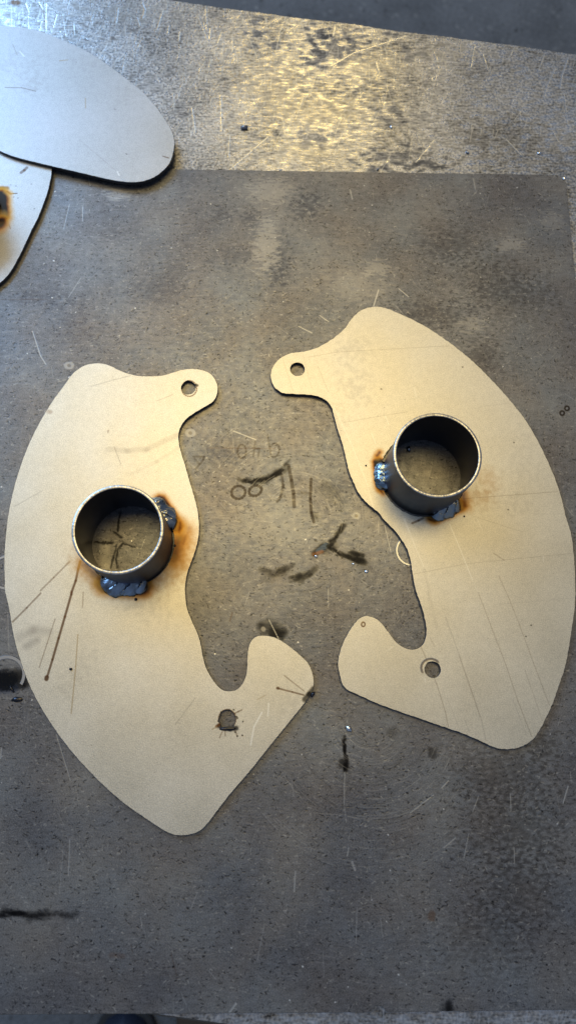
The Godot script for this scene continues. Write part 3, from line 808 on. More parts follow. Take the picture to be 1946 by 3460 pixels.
func paint_table(m: StandardMaterial3D) -> Paint:
	var p := Paint.new(-260.0, -530.0, 260.0, -200.0, 2.8)
	var n1 := p.noise(60.0, 4, 21)
	var n2 := p.noise(6.0, 5, 22, 1.8, 1.0)
	var n3 := p.noise(2.2, 3, 23)
	var n4 := p.noise(1.8, 4, 24, 5.0, 1.0)
	for i in p.w * p.h:
		var a := n1[i] / 255.0 - 0.5
		var b := n2[i] / 255.0 - 0.5
		var c := n3[i] / 255.0 - 0.5
		var d := n4[i] / 255.0 - 0.5
		var v := maxf(0.38 * (1.0 + 0.6 * a + 0.8 * b + 0.8 * c + 1.2 * d), 0.03)
		p.r[i] = v * 1.02
		p.g[i] = v
		p.b[i] = v * 0.97
		p.up[i] = 0.5 + 0.12 * c + 0.25 * d + 0.25 * b
		p.ro[i] = 0.32 + 0.22 * c - 0.2 * b - 0.2 * d
		p.me[i] = 0.85
	p.blot(32.5, -464.7, 7.9, 7.2, 0, ISLAND, 0.6014, n2, 1.7, 0.7, 0.6, 0.95, 0)
	p.blot(45.3, -451.2, 18.7, 10.0, 0, ISLAND, 0.434, n2, 1.7, 0.7, 0.6, 0.95, 0)
	p.blot(54.1, -463.5, 15.9, 4.3, 0, ISLAND, 0.372, n2, 1.7, 0.7, 0.6, 0.95, 0)
	p.blot(32.3, -444.1, 8.6, 8.6, 0, ISLAND, 0.465, n2, 1.7, 0.7, 0.6, 0.95, 0)
	p.blot(89.7, -361.3, 27.8, 8.3, 0, ISLAND, 0.496, n2, 1.7, 0.7, 0.6, 0.95, 0)
	p.blot(77.0, -353.1, 16.6, 4.1, 0, ISLAND, 0.496, n2, 1.7, 0.7, 0.6, 0.95, 0)
	p.blot(107.6, -356.9, 11.1, 5.6, 0, ISLAND, 0.496, n2, 1.7, 0.7, 0.6, 0.95, 0)
	p.blot(-11.9, -464.5, 8.6, 3.6, 0, ISLAND, 0.589, n2, 1.7, 0.7, 0.6, 0.95, 0)
	p.blot(-11.8, -452.4, 4.3, 2.1, 0, ISLAND, 0.558, n2, 1.7, 0.7, 0.6, 0.95, 0)
	p.blot(3.9, -453.7, 8.6, 3.6, 0, ISLAND, 0.434, n2, 1.7, 0.7, 0.6, 0.95, 0)
	p.blot(-105.2, -470.0, 7.1, 5.7, 0, ISLAND, 0.31, n2, 1.7, 0.7, 0.6, 0.95, 0)
	p.blot(-12.0, -475.8, 5.8, 4.3, 0, ISLAND, 0.31, n2, 1.7, 0.7, 0.6, 0.95, 0)
	p.blot(-115.3, -458.1, 2.0, 1.4, 0, ISLAND, 0.558, n2, 1.7, 0.7, 0.6, 0.95, 0)
	p.blot(101.3, -449.0, 8.7, 5.8, 0, ISLAND, 0.31, n2, 1.7, 0.7, 0.6, 0.95, 0)
	p.blot(81.7, -465.8, 7.2, 1.7, 0, ISLAND, 0.558, n2, 1.7, 0.7, 0.6, 0.95, 0)
	p.blot(146.4, -380.0, 12.7, 8.4, 0, ISLAND, 0.31, n2, 1.7, 0.7, 0.6, 0.95, 0)
	p.blot(164.6, -378.8, 49.3, 16.9, 0, ISLAND, 0.186, n2, 1.7, 0.7, 0.6, 0.95, 0)
	p.blot(95.0, -393.7, 22.5, 8.4, 0, ISLAND, 0.279, n2, 1.7, 0.7, 0.6, 0.95, 0)
	p.blot(29.0, -377.8, 12.5, 7.0, 0, ISLAND, 0.31, n2, 1.7, 0.7, 0.6, 0.95, 0)
	p.blot(-86.0, -419.6, 11.2, 12.6, 0, ISLAND, 0.248, n2, 1.7, 0.7, 0.6, 0.95, 0)
	p.blot(-65.6, -397.0, 8.3, 8.3, 0, ISLAND, 0.248, n2, 1.7, 0.7, 0.6, 0.95, 0)
	p.blot(31.9, -399.0, 28.1, 12.6, 0, RUBBED_AND_LIT, 0.35, n4, 1.2, 0.5, 0.3, 0.95, 0)
	p.blot(70.9, -438.1, 28.6, 8.6, 0, RUBBED_AND_LIT, 0.3, n4, 1.2, 0.5, 0.3, 0.95, 0)
	p.blot(24.7, -366.5, 16.6, 8.3, 0, RUBBED_AND_LIT, 0.3, n4, 1.2, 0.5, 0.3, 0.95, 0)
	p.blot(126.0, -451.3, 17.4, 7.2, 0, RUBBED_AND_LIT, 0.25, n4, 1.2, 0.5, 0.3, 0.95, 0)
	p.blot(-175.9, -482.2, 37.0, 8.5, 0, RUBBED_AND_LIT, 0.35, n4, 1.2, 0.5, 0.3, 0.95, 0)
	p.blot(-97.1, -480.7, 31.6, 8.6, 0, RUBBED_AND_LIT, 0.3, n4, 1.2, 0.5, 0.3, 0.95, 0)
	p.blot(-1.6, -418.1, 18.3, 19.7, 0, RUBBED_AND_LIT, 0.3, n4, 1.2, 0.5, 0.3, 0.95, 0)
	p.path([Vector2(41.6, -437.5), Vector2(58.2, -448.9), Vector2(96.1, -464.4)], 0.9, BRIGHT, 0.9, 0.7, -0.3, 0.25, 1)
	p.path([Vector2(73.8, -441.6), Vector2(75.7, -433.2)], 1, BRIGHT, 0.7, 0.7, -0.3, 0.25, 1)
	p.path([Vector2(213.4, -448.2), Vector2(207.8, -432.7), Vector2(205.5, -422.5)], 1.3, BRIGHT, 0.85, 0.7, -0.3, 0.25, 1)
	p.path([Vector2(196.2, -450.3), Vector2(190.7, -435.7)], 0.9, BRIGHT, 0.6, 0.7, -0.3, 0.25, 1)
	p.path([Vector2(203.2, -438.5), Vector2(196.3, -424.0), Vector2(193.4, -413.9)], 1.2, BRIGHT, 0.7, 0.7, -0.3, 0.25, 1)
	p.path([Vector2(208.0, -417.5), Vector2(208.6, -391.0)], 0.7, BRIGHT, 0.7, 0.7, -0.3, 0.25, 1)
	p.path([Vector2(112.6, -377.0), Vector2(99.4, -359.1)], 0.8, BRIGHT, 0.6, 0.7, -0.3, 0.25, 1)
	p.path([Vector2(163.9, -378.7), Vector2(173.6, -366.0)], 0.7, BRIGHT, 0.7, 0.7, -0.3, 0.25, 1)
	p.path([Vector2(151.2, -450.2), Vector2(154.1, -438.3)], 0.9, BRIGHT, 0.7, 0.7, -0.3, 0.25, 1)
	p.path([Vector2(145.8, -456.9), Vector2(141.9, -438.0)], 0.9, BRIGHT, 0.5, 0.7, -0.3, 0.25, 1)
	p.path([Vector2(197.0, -386.7), Vector2(200.5, -377.8)], 0.8, BRIGHT, 0.7, 0.7, -0.3, 0.25, 1)
	p.path([Vector2(180.7, -397.0), Vector2(182.0, -395.4)], 1.2, BRIGHT, 0.7, 0.7, -0.3, 0.25, 1)
	p.path([Vector2(44.9, -471.9), Vector2(43.3, -463.2)], 1.2, BRIGHT, 0.6, 0.7, -0.3, 0.25, 1)
	p.path([Vector2(-3.5, -377.1), Vector2(-28.7, -351.3)], 0.9, BRIGHT, 0.75, 0.7, -0.3, 0.25, 1)
	p.path([Vector2(-62.2, -374.4), Vector2(-53.2, -374.1)], 0.8, BRIGHT, 0.8, 0.7, -0.3, 0.25, 1)
	p.path([Vector2(-56.7, -400.4), Vector2(-53.8, -380.2)], 0.8, BRIGHT, 0.6, 0.7, -0.3, 0.25, 1)
	p.path([Vector2(-36.7, -410.7), Vector2(-35.3, -381.4)], 0.8, BRIGHT, 0.6, 0.7, -0.3, 0.25, 1)
	p.path([Vector2(-43.6, -408.4), Vector2(-31.1, -409.7)], 0.8, BRIGHT, 0.7, 0.7, -0.3, 0.25, 1)
	p.path([Vector2(-29.8, -378.2), Vector2(-30.2, -360.7)], 0.7, BRIGHT, 0.5, 0.7, -0.3, 0.25, 1)
	p.path([Vector2(-95.3, -488.6), Vector2(-92.9, -482.5), Vector2(-94.3, -475.5)], 1.4, BRIGHT, 0.9, 0.7, -0.3, 0.25, 1)
	p.path([Vector2(-112.3, -483.8), Vector2(-113.1, -470.7)], 1.1, BRIGHT, 0.8, 0.7, -0.3, 0.25, 1)
	p.path([Vector2(-156.2, -476.6), Vector2(-157.9, -466.2)], 1, BRIGHT, 0.8, 0.7, -0.3, 0.25, 1)
	p.path([Vector2(-164.5, -486.0), Vector2(-163.2, -464.3)], 1, BRIGHT, 0.8, 0.7, -0.3, 0.25, 1)
	p.path([Vector2(-169.9, -487.6), Vector2(-166.6, -481.6)], 1, BRIGHT, 0.7, 0.7, -0.3, 0.25, 1)
	p.path([Vector2(-79.9, -482.0), Vector2(-83.6, -465.4)], 1.1, BRIGHT, 0.7, 0.7, -0.3, 0.25, 1)
	p.path([Vector2(-53.8, -476.5), Vector2(-46.9, -457.6)], 1, BRIGHT, 0.6, 0.7, -0.3, 0.25, 1)
	p.path([Vector2(-49.1, -488.9), Vector2(-47.8, -466.2)], 1, BRIGHT, 0.5, 0.7, -0.3, 0.25, 1)
	p.path([Vector2(-45.0, -467.2), Vector2(-45.5, -457.7)], 1, BRIGHT, 0.8, 0.7, -0.3, 0.25, 1)
	p.path([Vector2(-37.0, -463.9), Vector2(-39.7, -455.2)], 0.9, BRIGHT, 0.7, 0.7, -0.3, 0.25, 1)
	p.path([Vector2(-67.1, -464.0), Vector2(-67.6, -456.3)], 1, BRIGHT, 0.7, 0.7, -0.3, 0.25, 1)
	p.path([Vector2(-75.1, -469.0), Vector2(-75.6, -462.1)], 1, BRIGHT, 0.7, 0.7, -0.3, 0.25, 1)
	p.path([Vector2(-143.6, -469.1), Vector2(-142.3, -459.7)], 0.8, BRIGHT, 0.6, 0.7, -0.3, 0.25, 1)
	p.path([Vector2(-179.0, -485.6), Vector2(-176.4, -478.7)], 0.9, BRIGHT, 0.6, 0.7, -0.3, 0.25, 1)
	p.path([Vector2(-29.1, -459.8), Vector2(-28.9, -447.8)], 0.9, BRIGHT, 0.5, 0.7, -0.3, 0.25, 1)
	p.path([Vector2(-98.3, -475.4), Vector2(-95.8, -468.5)], 1, BRIGHT, 0.7, 0.7, -0.3, 0.25, 1)
	p.path([Vector2(-187.7, -487.2), Vector2(-184.8, -486.9)], 6, RUSTY, 0.8, 0.2, 0, -1, -1)
	for i in 2600:
		var x := rng.randf_range(p.x0, p.x0 + p.w / p.q)
		var z := rng.randf_range(p.z0, p.z0 + p.h / p.q)
		var t := rng.randfn(0.0, 0.35)
		var l := rng.randf_range(1.0, 6.0)
		var dark := rng.randf() < 0.5
		p.line(x, z, x + cos(t) * l, z + sin(t) * l, rng.randf_range(0.25, 0.6), SOOT if dark else BRIGHT, rng.randf_range(0.15, 0.5), 0.4, -0.14 if dark else 0.1, -1.0 if dark else 0.3)
	for i in 1900:
		var x := rng.randf_range(p.x0, p.x0 + p.w / p.q)
		var z := p.z0 + 190.0 * sqrt(rng.randf()) * (0.2 + 0.8 * rng.randf())
		var t := PI * 0.5 + 0.15 + rng.randfn(0.0, 0.28)
		var l := rng.randf_range(2.0, 8.0) if rng.randf() < 0.75 else rng.randf_range(8.0, 22.0)
		p.line(x, z, x + cos(t) * l, z + sin(t) * l, rng.randf_range(0.3, 0.7), BRIGHT, rng.randf_range(0.1, 0.5), 0.6, -0.18, 0.26, 1.0)
	p.finish(m, 0.013)
	return p

func paint_cut_steel(p: Paint, seed_: int, tint: Color) -> PackedByteArray:
	var n1 := p.noise(55.0, 3, seed_)
	var n2 := p.noise(5.0, 4, seed_ + 1)
	var n3 := p.noise(0.85, 3, seed_ + 2)
	for i in p.w * p.h:
		var a := n1[i] / 255.0 - 0.5
		var b := n2[i] / 255.0 - 0.5
		var c := n3[i] / 255.0 - 0.5
		var v := 1.0 + 0.1 * a + 0.12 * b + 0.6 * c
		p.r[i] = v * tint.r
		p.g[i] = v * tint.g * (1.0 + 0.015 * a)
		p.b[i] = v * tint.b * (1.0 + 0.06 * a)
		p.up[i] = 0.5 + 0.4 * c + 0.06 * b
		p.ro[i] = 0.4 + 0.12 * c + 0.04 * a
		p.me[i] = PLATE_METAL
	for i in int(p.w * p.h / p.q / p.q * 0.006):
		var x := rng.randf_range(p.x0, p.x0 + p.w / p.q)
		var z := rng.randf_range(p.z0, p.z0 + p.h / p.q)
		p.line(x, z, x + rng.randf_range(-0.5, 0.5), z + rng.randf_range(-0.3, 0.3), rng.randf_range(0.25, 0.55), SMUDGE, rng.randf_range(0.15, 0.55), 0.5, -0.1)
	for i in 9:
		p.blot(rng.randf_range(p.x0, p.x0 + p.w / p.q), rng.randf_range(p.z0, p.z0 + p.h / p.q), rng.randf_range(8.0, 24.0), rng.randf_range(5.0, 12.0), rng.randf_range(0.0, PI), SMUDGE, rng.randf_range(0.05, 0.13), n2, 0.9, 1.0, 0.5, PLATE_METAL)
	for i in 40:
		var x := rng.randf_range(p.x0, p.x0 + p.w / p.q)
		var z := rng.randf_range(p.z0, p.z0 + p.h / p.q)
		var t := rng.randf_range(0.0, PI)
		var l := rng.randf_range(4.0, 25.0)
		p.line(x, z, x + cos(t) * l, z + sin(t) * l, 0.25, SMUDGE if rng.randf() < 0.6 else BRIGHT, rng.randf_range(0.03, 0.1), 0.4, -0.04)
	return n2

func bounds(p: PackedVector2Array) -> Rect2:
	var b := Rect2(p[0], Vector2.ZERO)
	for v in p:
		b = b.expand(v)
	return b.grow(2.0)

func paint_left(p: Paint) -> void:
	var n2 := paint_cut_steel(p, 31, Color(0.55, 0.515, 0.432))
	p.path([Vector2(-113.2, -76.3), Vector2(-114.1, -71.5), Vector2(-115.1, -64.7), Vector2(-117.1, -57.9), Vector2(-117.2, -56.6), Vector2(-120.1, -43.4), Vector2(-122.9, -31.0), Vector2(-125.6, -18.7), Vector2(-127.9, -9.2)], 1.5, CHAR, 0.85, 0.5, 0, -1, -1)
	p.path([Vector2(-113.2, -76.3), Vector2(-114.1, -71.5), Vector2(-115.1, -64.7), Vector2(-117.1, -57.9), Vector2(-117.2, -56.6), Vector2(-120.1, -43.4), Vector2(-122.9, -31.0), Vector2(-125.6, -18.7)], 2.6, CHAR, 0.25, 0.2, 0, -1, -1)
	p.path([Vector2(-128.2, -8.6), Vector2(-128.3, -7.8)], 3.2, CHAR, 0.95, 0.5, 0, -1, -1)
	p.path([Vector2(-119.7, -75.9), Vector2(-128.2, -66.6), Vector2(-135.4, -58.8)], 1.2, CHAR, 0.5, 0.4, 0, -1, -1)
	p.path([Vector2(-135.2, -57.2), Vector2(-142.7, -48.6), Vector2(-150.2, -40.4)], 1.2, CHAR, 0.6, 0.5, 0, -1, -1)
	p.path([Vector2(-125.7, -42.1), Vector2(-129.4, -27.7), Vector2(-132.9, -14.3)], 0.7, CHAR, 0.45, 0.5, 0, -1, -1)
	p.path([Vector2(-111.9, -33.0), Vector2(-112.0, -14.9), Vector2(-112.9, 11.5)], 0.8, TAN, 0.6, 0.5, 0, -1, -1)
	p.path([Vector2(-110.2, -58.0), Vector2(-110.2, -48.9)], 0.8, CHAR, 0.4, 0.5, 0, -1, -1)
	p.path([Vector2(-145.3, -31.6), Vector2(-137.8, -35.5), Vector2(-128.6, -34.9)], 9, SMUDGE, 0.3, 0, 0, -1, -1)
	p.path([Vector2(-141.0, -26.4), Vector2(-135.4, -29.7)], 8, SMUDGE, 0.4, 0, 0, -1, -1)
	p.path([Vector2(4.7, -2.5), Vector2(13.2, -0.4), Vector2(19.7, 1.3)], 1.1, CHAR, 0.7, 0.5, 0, -1, -1)
	p.path([Vector2(4.6, -2.6), Vector2(5.1, -2.5)], 2, CHAR, 0.8, 0.5, 0, -1, -1)
	p.path([Vector2(8.6, -9.6), Vector2(19.9, -1.0)], 0.7, CHAR, 0.5, 0.5, 0, -1, -1)
	p.path([Vector2(-2.4, 1.5), Vector2(-6.9, 3.8)], 0.7, TAN, 0.4, 0.5, 0, -1, -1)
	p.path([Vector2(25.5, -2.3), Vector2(22.9, 0.9), Vector2(20.3, 3.8)], 4.5, SOOT, 0.85, 0.3, 0, -1, -1)
	p.path([Vector2(-19.4, 14.7), Vector2(-19.5, 16.0), Vector2(-20.0, 17.2), Vector2(-20.7, 18.3), Vector2(-21.6, 19.1), Vector2(-22.7, 19.6), Vector2(-24.0, 19.8), Vector2(-25.2, 19.6), Vector2(-26.3, 19.1), Vector2(-27.3, 18.3), Vector2(-28.0, 17.2), Vector2(-28.5, 16.0), Vector2(-28.7, 14.7), Vector2(-28.6, 13.4), Vector2(-28.1, 12.1), Vector2(-27.4, 11.1), Vector2(-26.5, 10.3), Vector2(-25.3, 9.8), Vector2(-24.1, 9.6), Vector2(-22.9, 9.8), Vector2(-21.8, 10.3), Vector2(-20.8, 11.1), Vector2(-20.0, 12.1), Vector2(-19.6, 13.4), Vector2(-19.4, 14.7)], 1.6, CHAR, 0.7, 0.3, 0, -1, -1)
	p.path([Vector2(-28.5, 18.5), Vector2(-25.7, 19.6), Vector2(-22.4, 20.1), Vector2(-18.9, 19.7)], 4, SOOT, 0.9, 0.3, 0, 0.3, 0.7)
	p.path([Vector2(-19.8, 11.5), Vector2(-17.9, 10.6), Vector2(-15.8, 9.6)], 0.9, CHAR, 0.6, 0.5, 0, -1, -1)
	p.path([Vector2(-28.5, 17.8), Vector2(-30.1, 18.7)], 2.2, RUSTY, 0.8, 0.3, 0, -1, -1)
	p.path([Vector2(-30.1, 19.0), Vector2(-32.4, 20.3)], 0.8, TAN, 0.6, 0.3, 0, -1, -1)
	p.path([Vector2(-26.8, 21.7), Vector2(-28.2, 25.0)], 0.9, CHAR, 0.5, 0.4, 0, -1, -1)
	p.path([Vector2(-25.2, 20.5), Vector2(-25.0, 23.9)], 0.9, CHAR, 0.5, 0.4, 0, -1, -1)
	p.path([Vector2(-19.4, 21.2), Vector2(-18.2, 24.1)], 0.9, CHAR, 0.5, 0.4, 0, -1, -1)
	p.path([Vector2(-18.2, 24.1), Vector2(-18.1, 24.1)], 1.1, SOOT, 0.8, 0.5, 0, -1, -1)
	p.path([Vector2(-19.4, 21.9), Vector2(-19.3, 21.9)], 1.1, SOOT, 0.8, 0.5, 0, -1, -1)
	p.path([Vector2(-18.7, 13.4), Vector2(-18.6, 13.4)], 1.1, SOOT, 0.8, 0.5, 0, -1, -1)
	p.path([Vector2(-18.3, 14.2), Vector2(-18.2, 14.2)], 1.1, SOOT, 0.8, 0.5, 0, -1, -1)
	p.path([Vector2(-29.2, 15.8), Vector2(-29.1, 15.8)], 1.1, SOOT, 0.8, 0.5, 0, -1, -1)
	p.path([Vector2(-27.7, 10.8), Vector2(-27.6, 10.8)], 1.1, SOOT, 0.8, 0.5, 0, -1, -1)
	p.path([Vector2(-20.5, 9.5), Vector2(-20.4, 9.5)], 1.1, SOOT, 0.8, 0.5, 0, -1, -1)
	p.path([Vector2(-15.1, 16.1), Vector2(-15.1, 16.1)], 1.1, SOOT, 0.8, 0.5, 0, -1, -1)
	p.path([Vector2(-46.9, -187.2), Vector2(-47.0, -185.7), Vector2(-47.6, -184.3), Vector2(-48.4, -183.2), Vector2(-49.5, -182.3), Vector2(-50.8, -181.9), Vector2(-52.2, -181.9), Vector2(-53.5, -182.3), Vector2(-54.6, -183.1), Vector2(-55.5, -184.2), Vector2(-56.1, -185.6), Vector2(-56.4, -187.1), Vector2(-56.2, -188.6), Vector2(-55.7, -189.9), Vector2(-54.9, -191.1), Vector2(-53.7, -191.9), Vector2(-52.5, -192.4), Vector2(-51.1, -192.4), Vector2(-49.8, -192.0), Vector2(-48.6, -191.2), Vector2(-47.7, -190.0), Vector2(-47.1, -188.7), Vector2(-46.9, -187.2)], 1.1, CHAR, 0.6, 0.3, 0, -1, -1)
	p.path([Vector2(-47.4, -189.7), Vector2(-46.5, -189.2)], 2, SOOT, 0.8, 0.4, 0, -1, -1)
	p.path([Vector2(-113.1, -188.0), Vector2(-99.0, -192.5), Vector2(-88.8, -195.4)], 0.6, SMUDGE, 0.35, 0.3, 0, -1, -1)
	p.path([Vector2(-71.7, -178.5), Vector2(-61.6, -183.0)], 0.6, SMUDGE, 0.35, 0.3, 0, -1, -1)
	p.path([Vector2(-96.7, -148.2), Vector2(-92.1, -137.1)], 0.6, SMUDGE, 0.4, 0.3, 0, -1, -1)
	p.path([Vector2(-100.6, -146.5), Vector2(-88.5, -145.6), Vector2(-76.5, -146.7), Vector2(-58.6, -155.9)], 5, SMUDGE, 0.22, 0.3, 0, -1, -1)
	p.path([Vector2(-85.8, -130.4), Vector2(-70.1, -138.8), Vector2(-56.4, -148.5)], 3, SMUDGE, 0.12, 0.3, 0, -1, -1)
	p.path([Vector2(-154.8, -109.8), Vector2(-138.8, -119.7)], 0.6, SMUDGE, 0.3, 0.3, 0, -1, -1)
	p.path([Vector2(-100.8, -158.8), Vector2(-101.0, -157.7)], 1.2, CHAR, 0.5, 0.3, 0, -1, -1)
	p.path([Vector2(-138.5, -170.8), Vector2(-137.4, -170.6)], 4, RUSTY, 0.4, 0.3, 0, -1, -1)
	p.path([Vector2(-4.3, 11.0), Vector2(-8.7, 19.0), Vector2(-10.5, 28.9)], 0.9, BRIGHT, 0.6, 0.6, -0.1, -1, -1)
	p.path([Vector2(-0.4, 5.9), Vector2(-0.8, 12.8)], 0.9, BRIGHT, 0.5, 0.6, -0.1, -1, -1)
	p.path([Vector2(-42.5, 2.8), Vector2(-53.6, 17.8)], 0.6, SMUDGE, 0.3, 0.4, 0, -1, -1)
	p.heat(-54.5, -91.2, -57.4, -79.3, -2, 17, 1, n2)
	p.heat(-49.1, -97.3, -52.5, -86.7, -3, 10, 0.5, n2)
	p.heat(-67.1, -113.3, -56.9, -98.4, 2.6, 5, 1, n2)
	p.heat(-54.4, -100.3, -54.9, -94.3, -2.2, 9, 0.8, n2)
	p.heat(-97.5, -62.9, -75.7, -61.5, 3.2, 7.5, 1, n2)
	p.heat(-110.5, -74.6, -99.0, -64.3, -3, 14, 0.85, n2)
	p.heat(-74.3, -64.4, -68.6, -67.4, -2, 9, 0.7, n2)
	p.blot(-58.6, -71.8, 24.1, 14.6, -0.7, STRAW, 0.5, n2, 0.5, 1, -1, -1, 0)
	p.blot(-114.8, -86.5, 11.7, 11.7, 0, STRAW, 0.2, n2, 0.5, 1, -1, -1, 0)
	p.blot(-108.8, -71.6, 18.9, 8.7, 0.6, STRAW, 0.3, n2, 0.5, 1, -1, -1, 0)

func paint_right(p: Paint) -> void:
	var n2 := paint_cut_steel(p, 41, Color(0.53, 0.495, 0.41))
	p.heat(66.8, -139.1, 68.2, -124.0, 2.2, 4.2, 1, n2)
	p.heat(65.9, -143.5, 67.7, -145.7, -0.5, 4.5, 0.9, n2)
	p.heat(66.7, -121.8, 69.4, -119.0, -1, 4.5, 0.8, n2)
	p.heat(100.0, -104.9, 115.6, -112.1, 2.6, 4.5, 1, n2)
	p.heat(118.7, -118.5, 119.4, -112.1, -1.5, 9, 0.8, n2)
	p.heat(95.8, -103.5, 99.9, -101.8, -1, 5, 0.7, n2)
	p.blot(134.6, -128.0, 10.5, 13.3, 0, STRAW, 0.34, n2, 0.5, 1, -1, -1, 0)
	p.blot(128.4, -116.5, 13.2, 9.1, 0, STRAW, 0.35, n2, 0.5, 1, -1, -1, 0)
	p.path([Vector2(86.4, -100.7), Vector2(90.3, -102.4), Vector2(93.1, -103.9)], 1.6, CHAR, 0.7, 0.4, 0, -1, -1)
	p.path([Vector2(24.3, -209.4), Vector2(42.2, -213.0), Vector2(71.2, -215.1), Vector2(114.2, -218.1)], 0.44, CHAR, 0.25, 0.4, -0.05, -1, -1)
	p.path([Vector2(45.5, -165.2), Vector2(64.5, -168.9), Vector2(86.2, -172.8)], 0.44, CHAR, 0.25, 0.4, -0.05, -1, -1)
	p.path([Vector2(118.6, -116.3), Vector2(142.5, -118.3), Vector2(177.3, -121.2)], 0.48, CHAR, 0.3, 0.4, -0.05, -1, -1)
	p.path([Vector2(122.0, -106.0), Vector2(154.2, -95.4)], 0.4, CHAR, 0.175, 0.4, -0.05, -1, -1)
	p.path([Vector2(29.7, -202.8), Vector2(36.4, -185.4)], 0.56, SMUDGE, 0.225, 0.4, -0.05, -1, -1)
	p.path([Vector2(7.2, -208.5), Vector2(14.0, -185.9)], 0.48, SMUDGE, 0.2, 0.4, -0.05, -1, -1)
	p.path([Vector2(20.2, -211.6), Vector2(25.5, -188.2)], 0.48, SMUDGE, 0.2, 0.4, -0.05, -1, -1)
	p.path([Vector2(132.6, -176.9), Vector2(153.2, -179.3)], 0.4, SMUDGE, 0.175, 0.4, -0.05, -1, -1)
	p.path([Vector2(64.7, -151.5), Vector2(56.4, -169.8)], 0.24, SMUDGE, 0.1, 0.4, -0.05, -1, -1)
	p.path([Vector2(85.3, -69.3), Vector2(97.9, -71.7), Vector2(117.0, -75.7), Vector2(182.8, -82.4)], 0.44, CHAR, 0.2, 0.4, -0.05, -1, -1)
	p.path([Vector2(135.2, -82.2), Vector2(141.3, -78.1)], 0.8, CHAR, 0.3, 0.4, -0.05, -1, -1)
	p.path([Vector2(137.5, -68.4), Vector2(142.9, -54.4), Vector2(148.0, -39.0), Vector2(154.7, -16.9), Vector2(162.1, 6.8)], 0.6, CHAR, 0.25, 0.4, -0.05, -1, -1)
	p.path([Vector2(124.4, -58.5), Vector2(131.4, -36.9), Vector2(138.3, -15.8), Vector2(144.0, 4.8), Vector2(150.6, 24.6)], 0.6, CHAR, 0.275, 0.4, -0.05, -1, -1)
	p.path([Vector2(103.9, -44.0), Vector2(111.1, -21.8), Vector2(117.1, -2.0), Vector2(122.2, 15.5), Vector2(124.0, 26.5)], 0.6, SMUDGE, 0.25, 0.4, -0.05, -1, -1)
	p.path([Vector2(111.0, -20.8), Vector2(117.9, 1.9), Vector2(121.3, 13.5)], 0.48, CHAR, 0.25, 0.4, -0.05, -1, -1)
	p.path([Vector2(88.8, -26.3), Vector2(97.1, -5.0), Vector2(101.4, 10.6), Vector2(102.8, 19.3)], 0.64, CHAR, 0.3, 0.4, -0.05, -1, -1)
	p.path([Vector2(94.1, -31.8), Vector2(97.0, -26.3)], 0.56, CHAR, 0.2, 0.4, -0.05, -1, -1)
	p.path([Vector2(149.3, -12.9), Vector2(155.0, 6.8), Vector2(157.3, 15.5)], 0.48, CHAR, 0.2, 0.4, -0.05, -1, -1)
	p.path([Vector2(102.8, 2.9), Vector2(108.1, 17.4), Vector2(108.9, 21.2)], 0.48, SMUDGE, 0.2, 0.4, -0.05, -1, -1)
	p.path([Vector2(94.3, -59.4), Vector2(94.9, -49.1)], 0.48, SMUDGE, 0.175, 0.4, -0.05, -1, -1)
	p.path([Vector2(136.4, -51.3), Vector2(182.6, -55.5)], 0.48, SMUDGE, 0.125, 0.4, -0.05, -1, -1)
	p.path([Vector2(112.2, 14.5), Vector2(114.8, 22.2)], 0.48, SMUDGE, 0.25, 0.4, -0.05, -1, -1)
	p.path([Vector2(92.7, -71.9), Vector2(98.5, -36.9)], 2, SMUDGE, 0.1, 0.4, -0.05, -1, -1)
	p.path([Vector2(141.0, 3.8), Vector2(147.7, 24.1)], 0.48, SMUDGE, 0.2, 0.4, -0.05, -1, -1)
	p.path([Vector2(109.2, -100.2), Vector2(115.3, -83.7), Vector2(121.2, -66.3)], 0.56, BRIGHT, 0.4675, 0.6, -0.06, -1, -1)
	p.path([Vector2(121.2, -66.3), Vector2(124.8, -57.5)], 0.4, BRIGHT, 0.22, 0.6, -0.06, -1, -1)
	p.path([Vector2(81.8, -103.9), Vector2(87.0, -87.8), Vector2(92.3, -74.0)], 0.48, BRIGHT, 0.33, 0.6, -0.06, -1, -1)
	p.path([Vector2(125.9, -104.1), Vector2(129.2, -96.6)], 0.4, BRIGHT, 0.275, 0.6, -0.06, -1, -1)
	p.path([Vector2(40.3, -174.0), Vector2(50.6, -150.0), Vector2(59.4, -125.2), Vector2(62.9, -109.0)], 0.44, BRIGHT, 0.275, 0.6, -0.06, -1, -1)
	p.path([Vector2(81.1, -103.7), Vector2(84.1, -95.7)], 0.48, BRIGHT, 0.33, 0.6, -0.06, -1, -1)
	p.path([Vector2(90.9, -188.8), Vector2(92.0, -183.1)], 0.96, BRIGHT, 0.22, 0.6, -0.06, -1, -1)
	p.path([Vector2(71.9, -170.0), Vector2(73.8, -164.3)], 0.56, BRIGHT, 0.33, 0.6, -0.06, -1, -1)
	p.path([Vector2(62.9, -158.5), Vector2(65.4, -151.5)], 0.48, BRIGHT, 0.33, 0.6, -0.06, -1, -1)
	p.path([Vector2(165.2, -80.7), Vector2(165.2, -77.5)], 0.64, BRIGHT, 0.33, 0.6, -0.06, -1, -1)
	p.path([Vector2(72.5, -26.8), Vector2(68.8, -23.8)], 0.56, BRIGHT, 0.275, 0.6, -0.06, -1, -1)
	p.path([Vector2(90.1, -8.9), Vector2(90.7, -5.9)], 0.64, BRIGHT, 0.33, 0.6, -0.06, -1, -1)
	p.path([Vector2(56.7, -2.5), Vector2(55.1, -0.1)], 0.56, BRIGHT, 0.275, 0.6, -0.06, -1, -1)
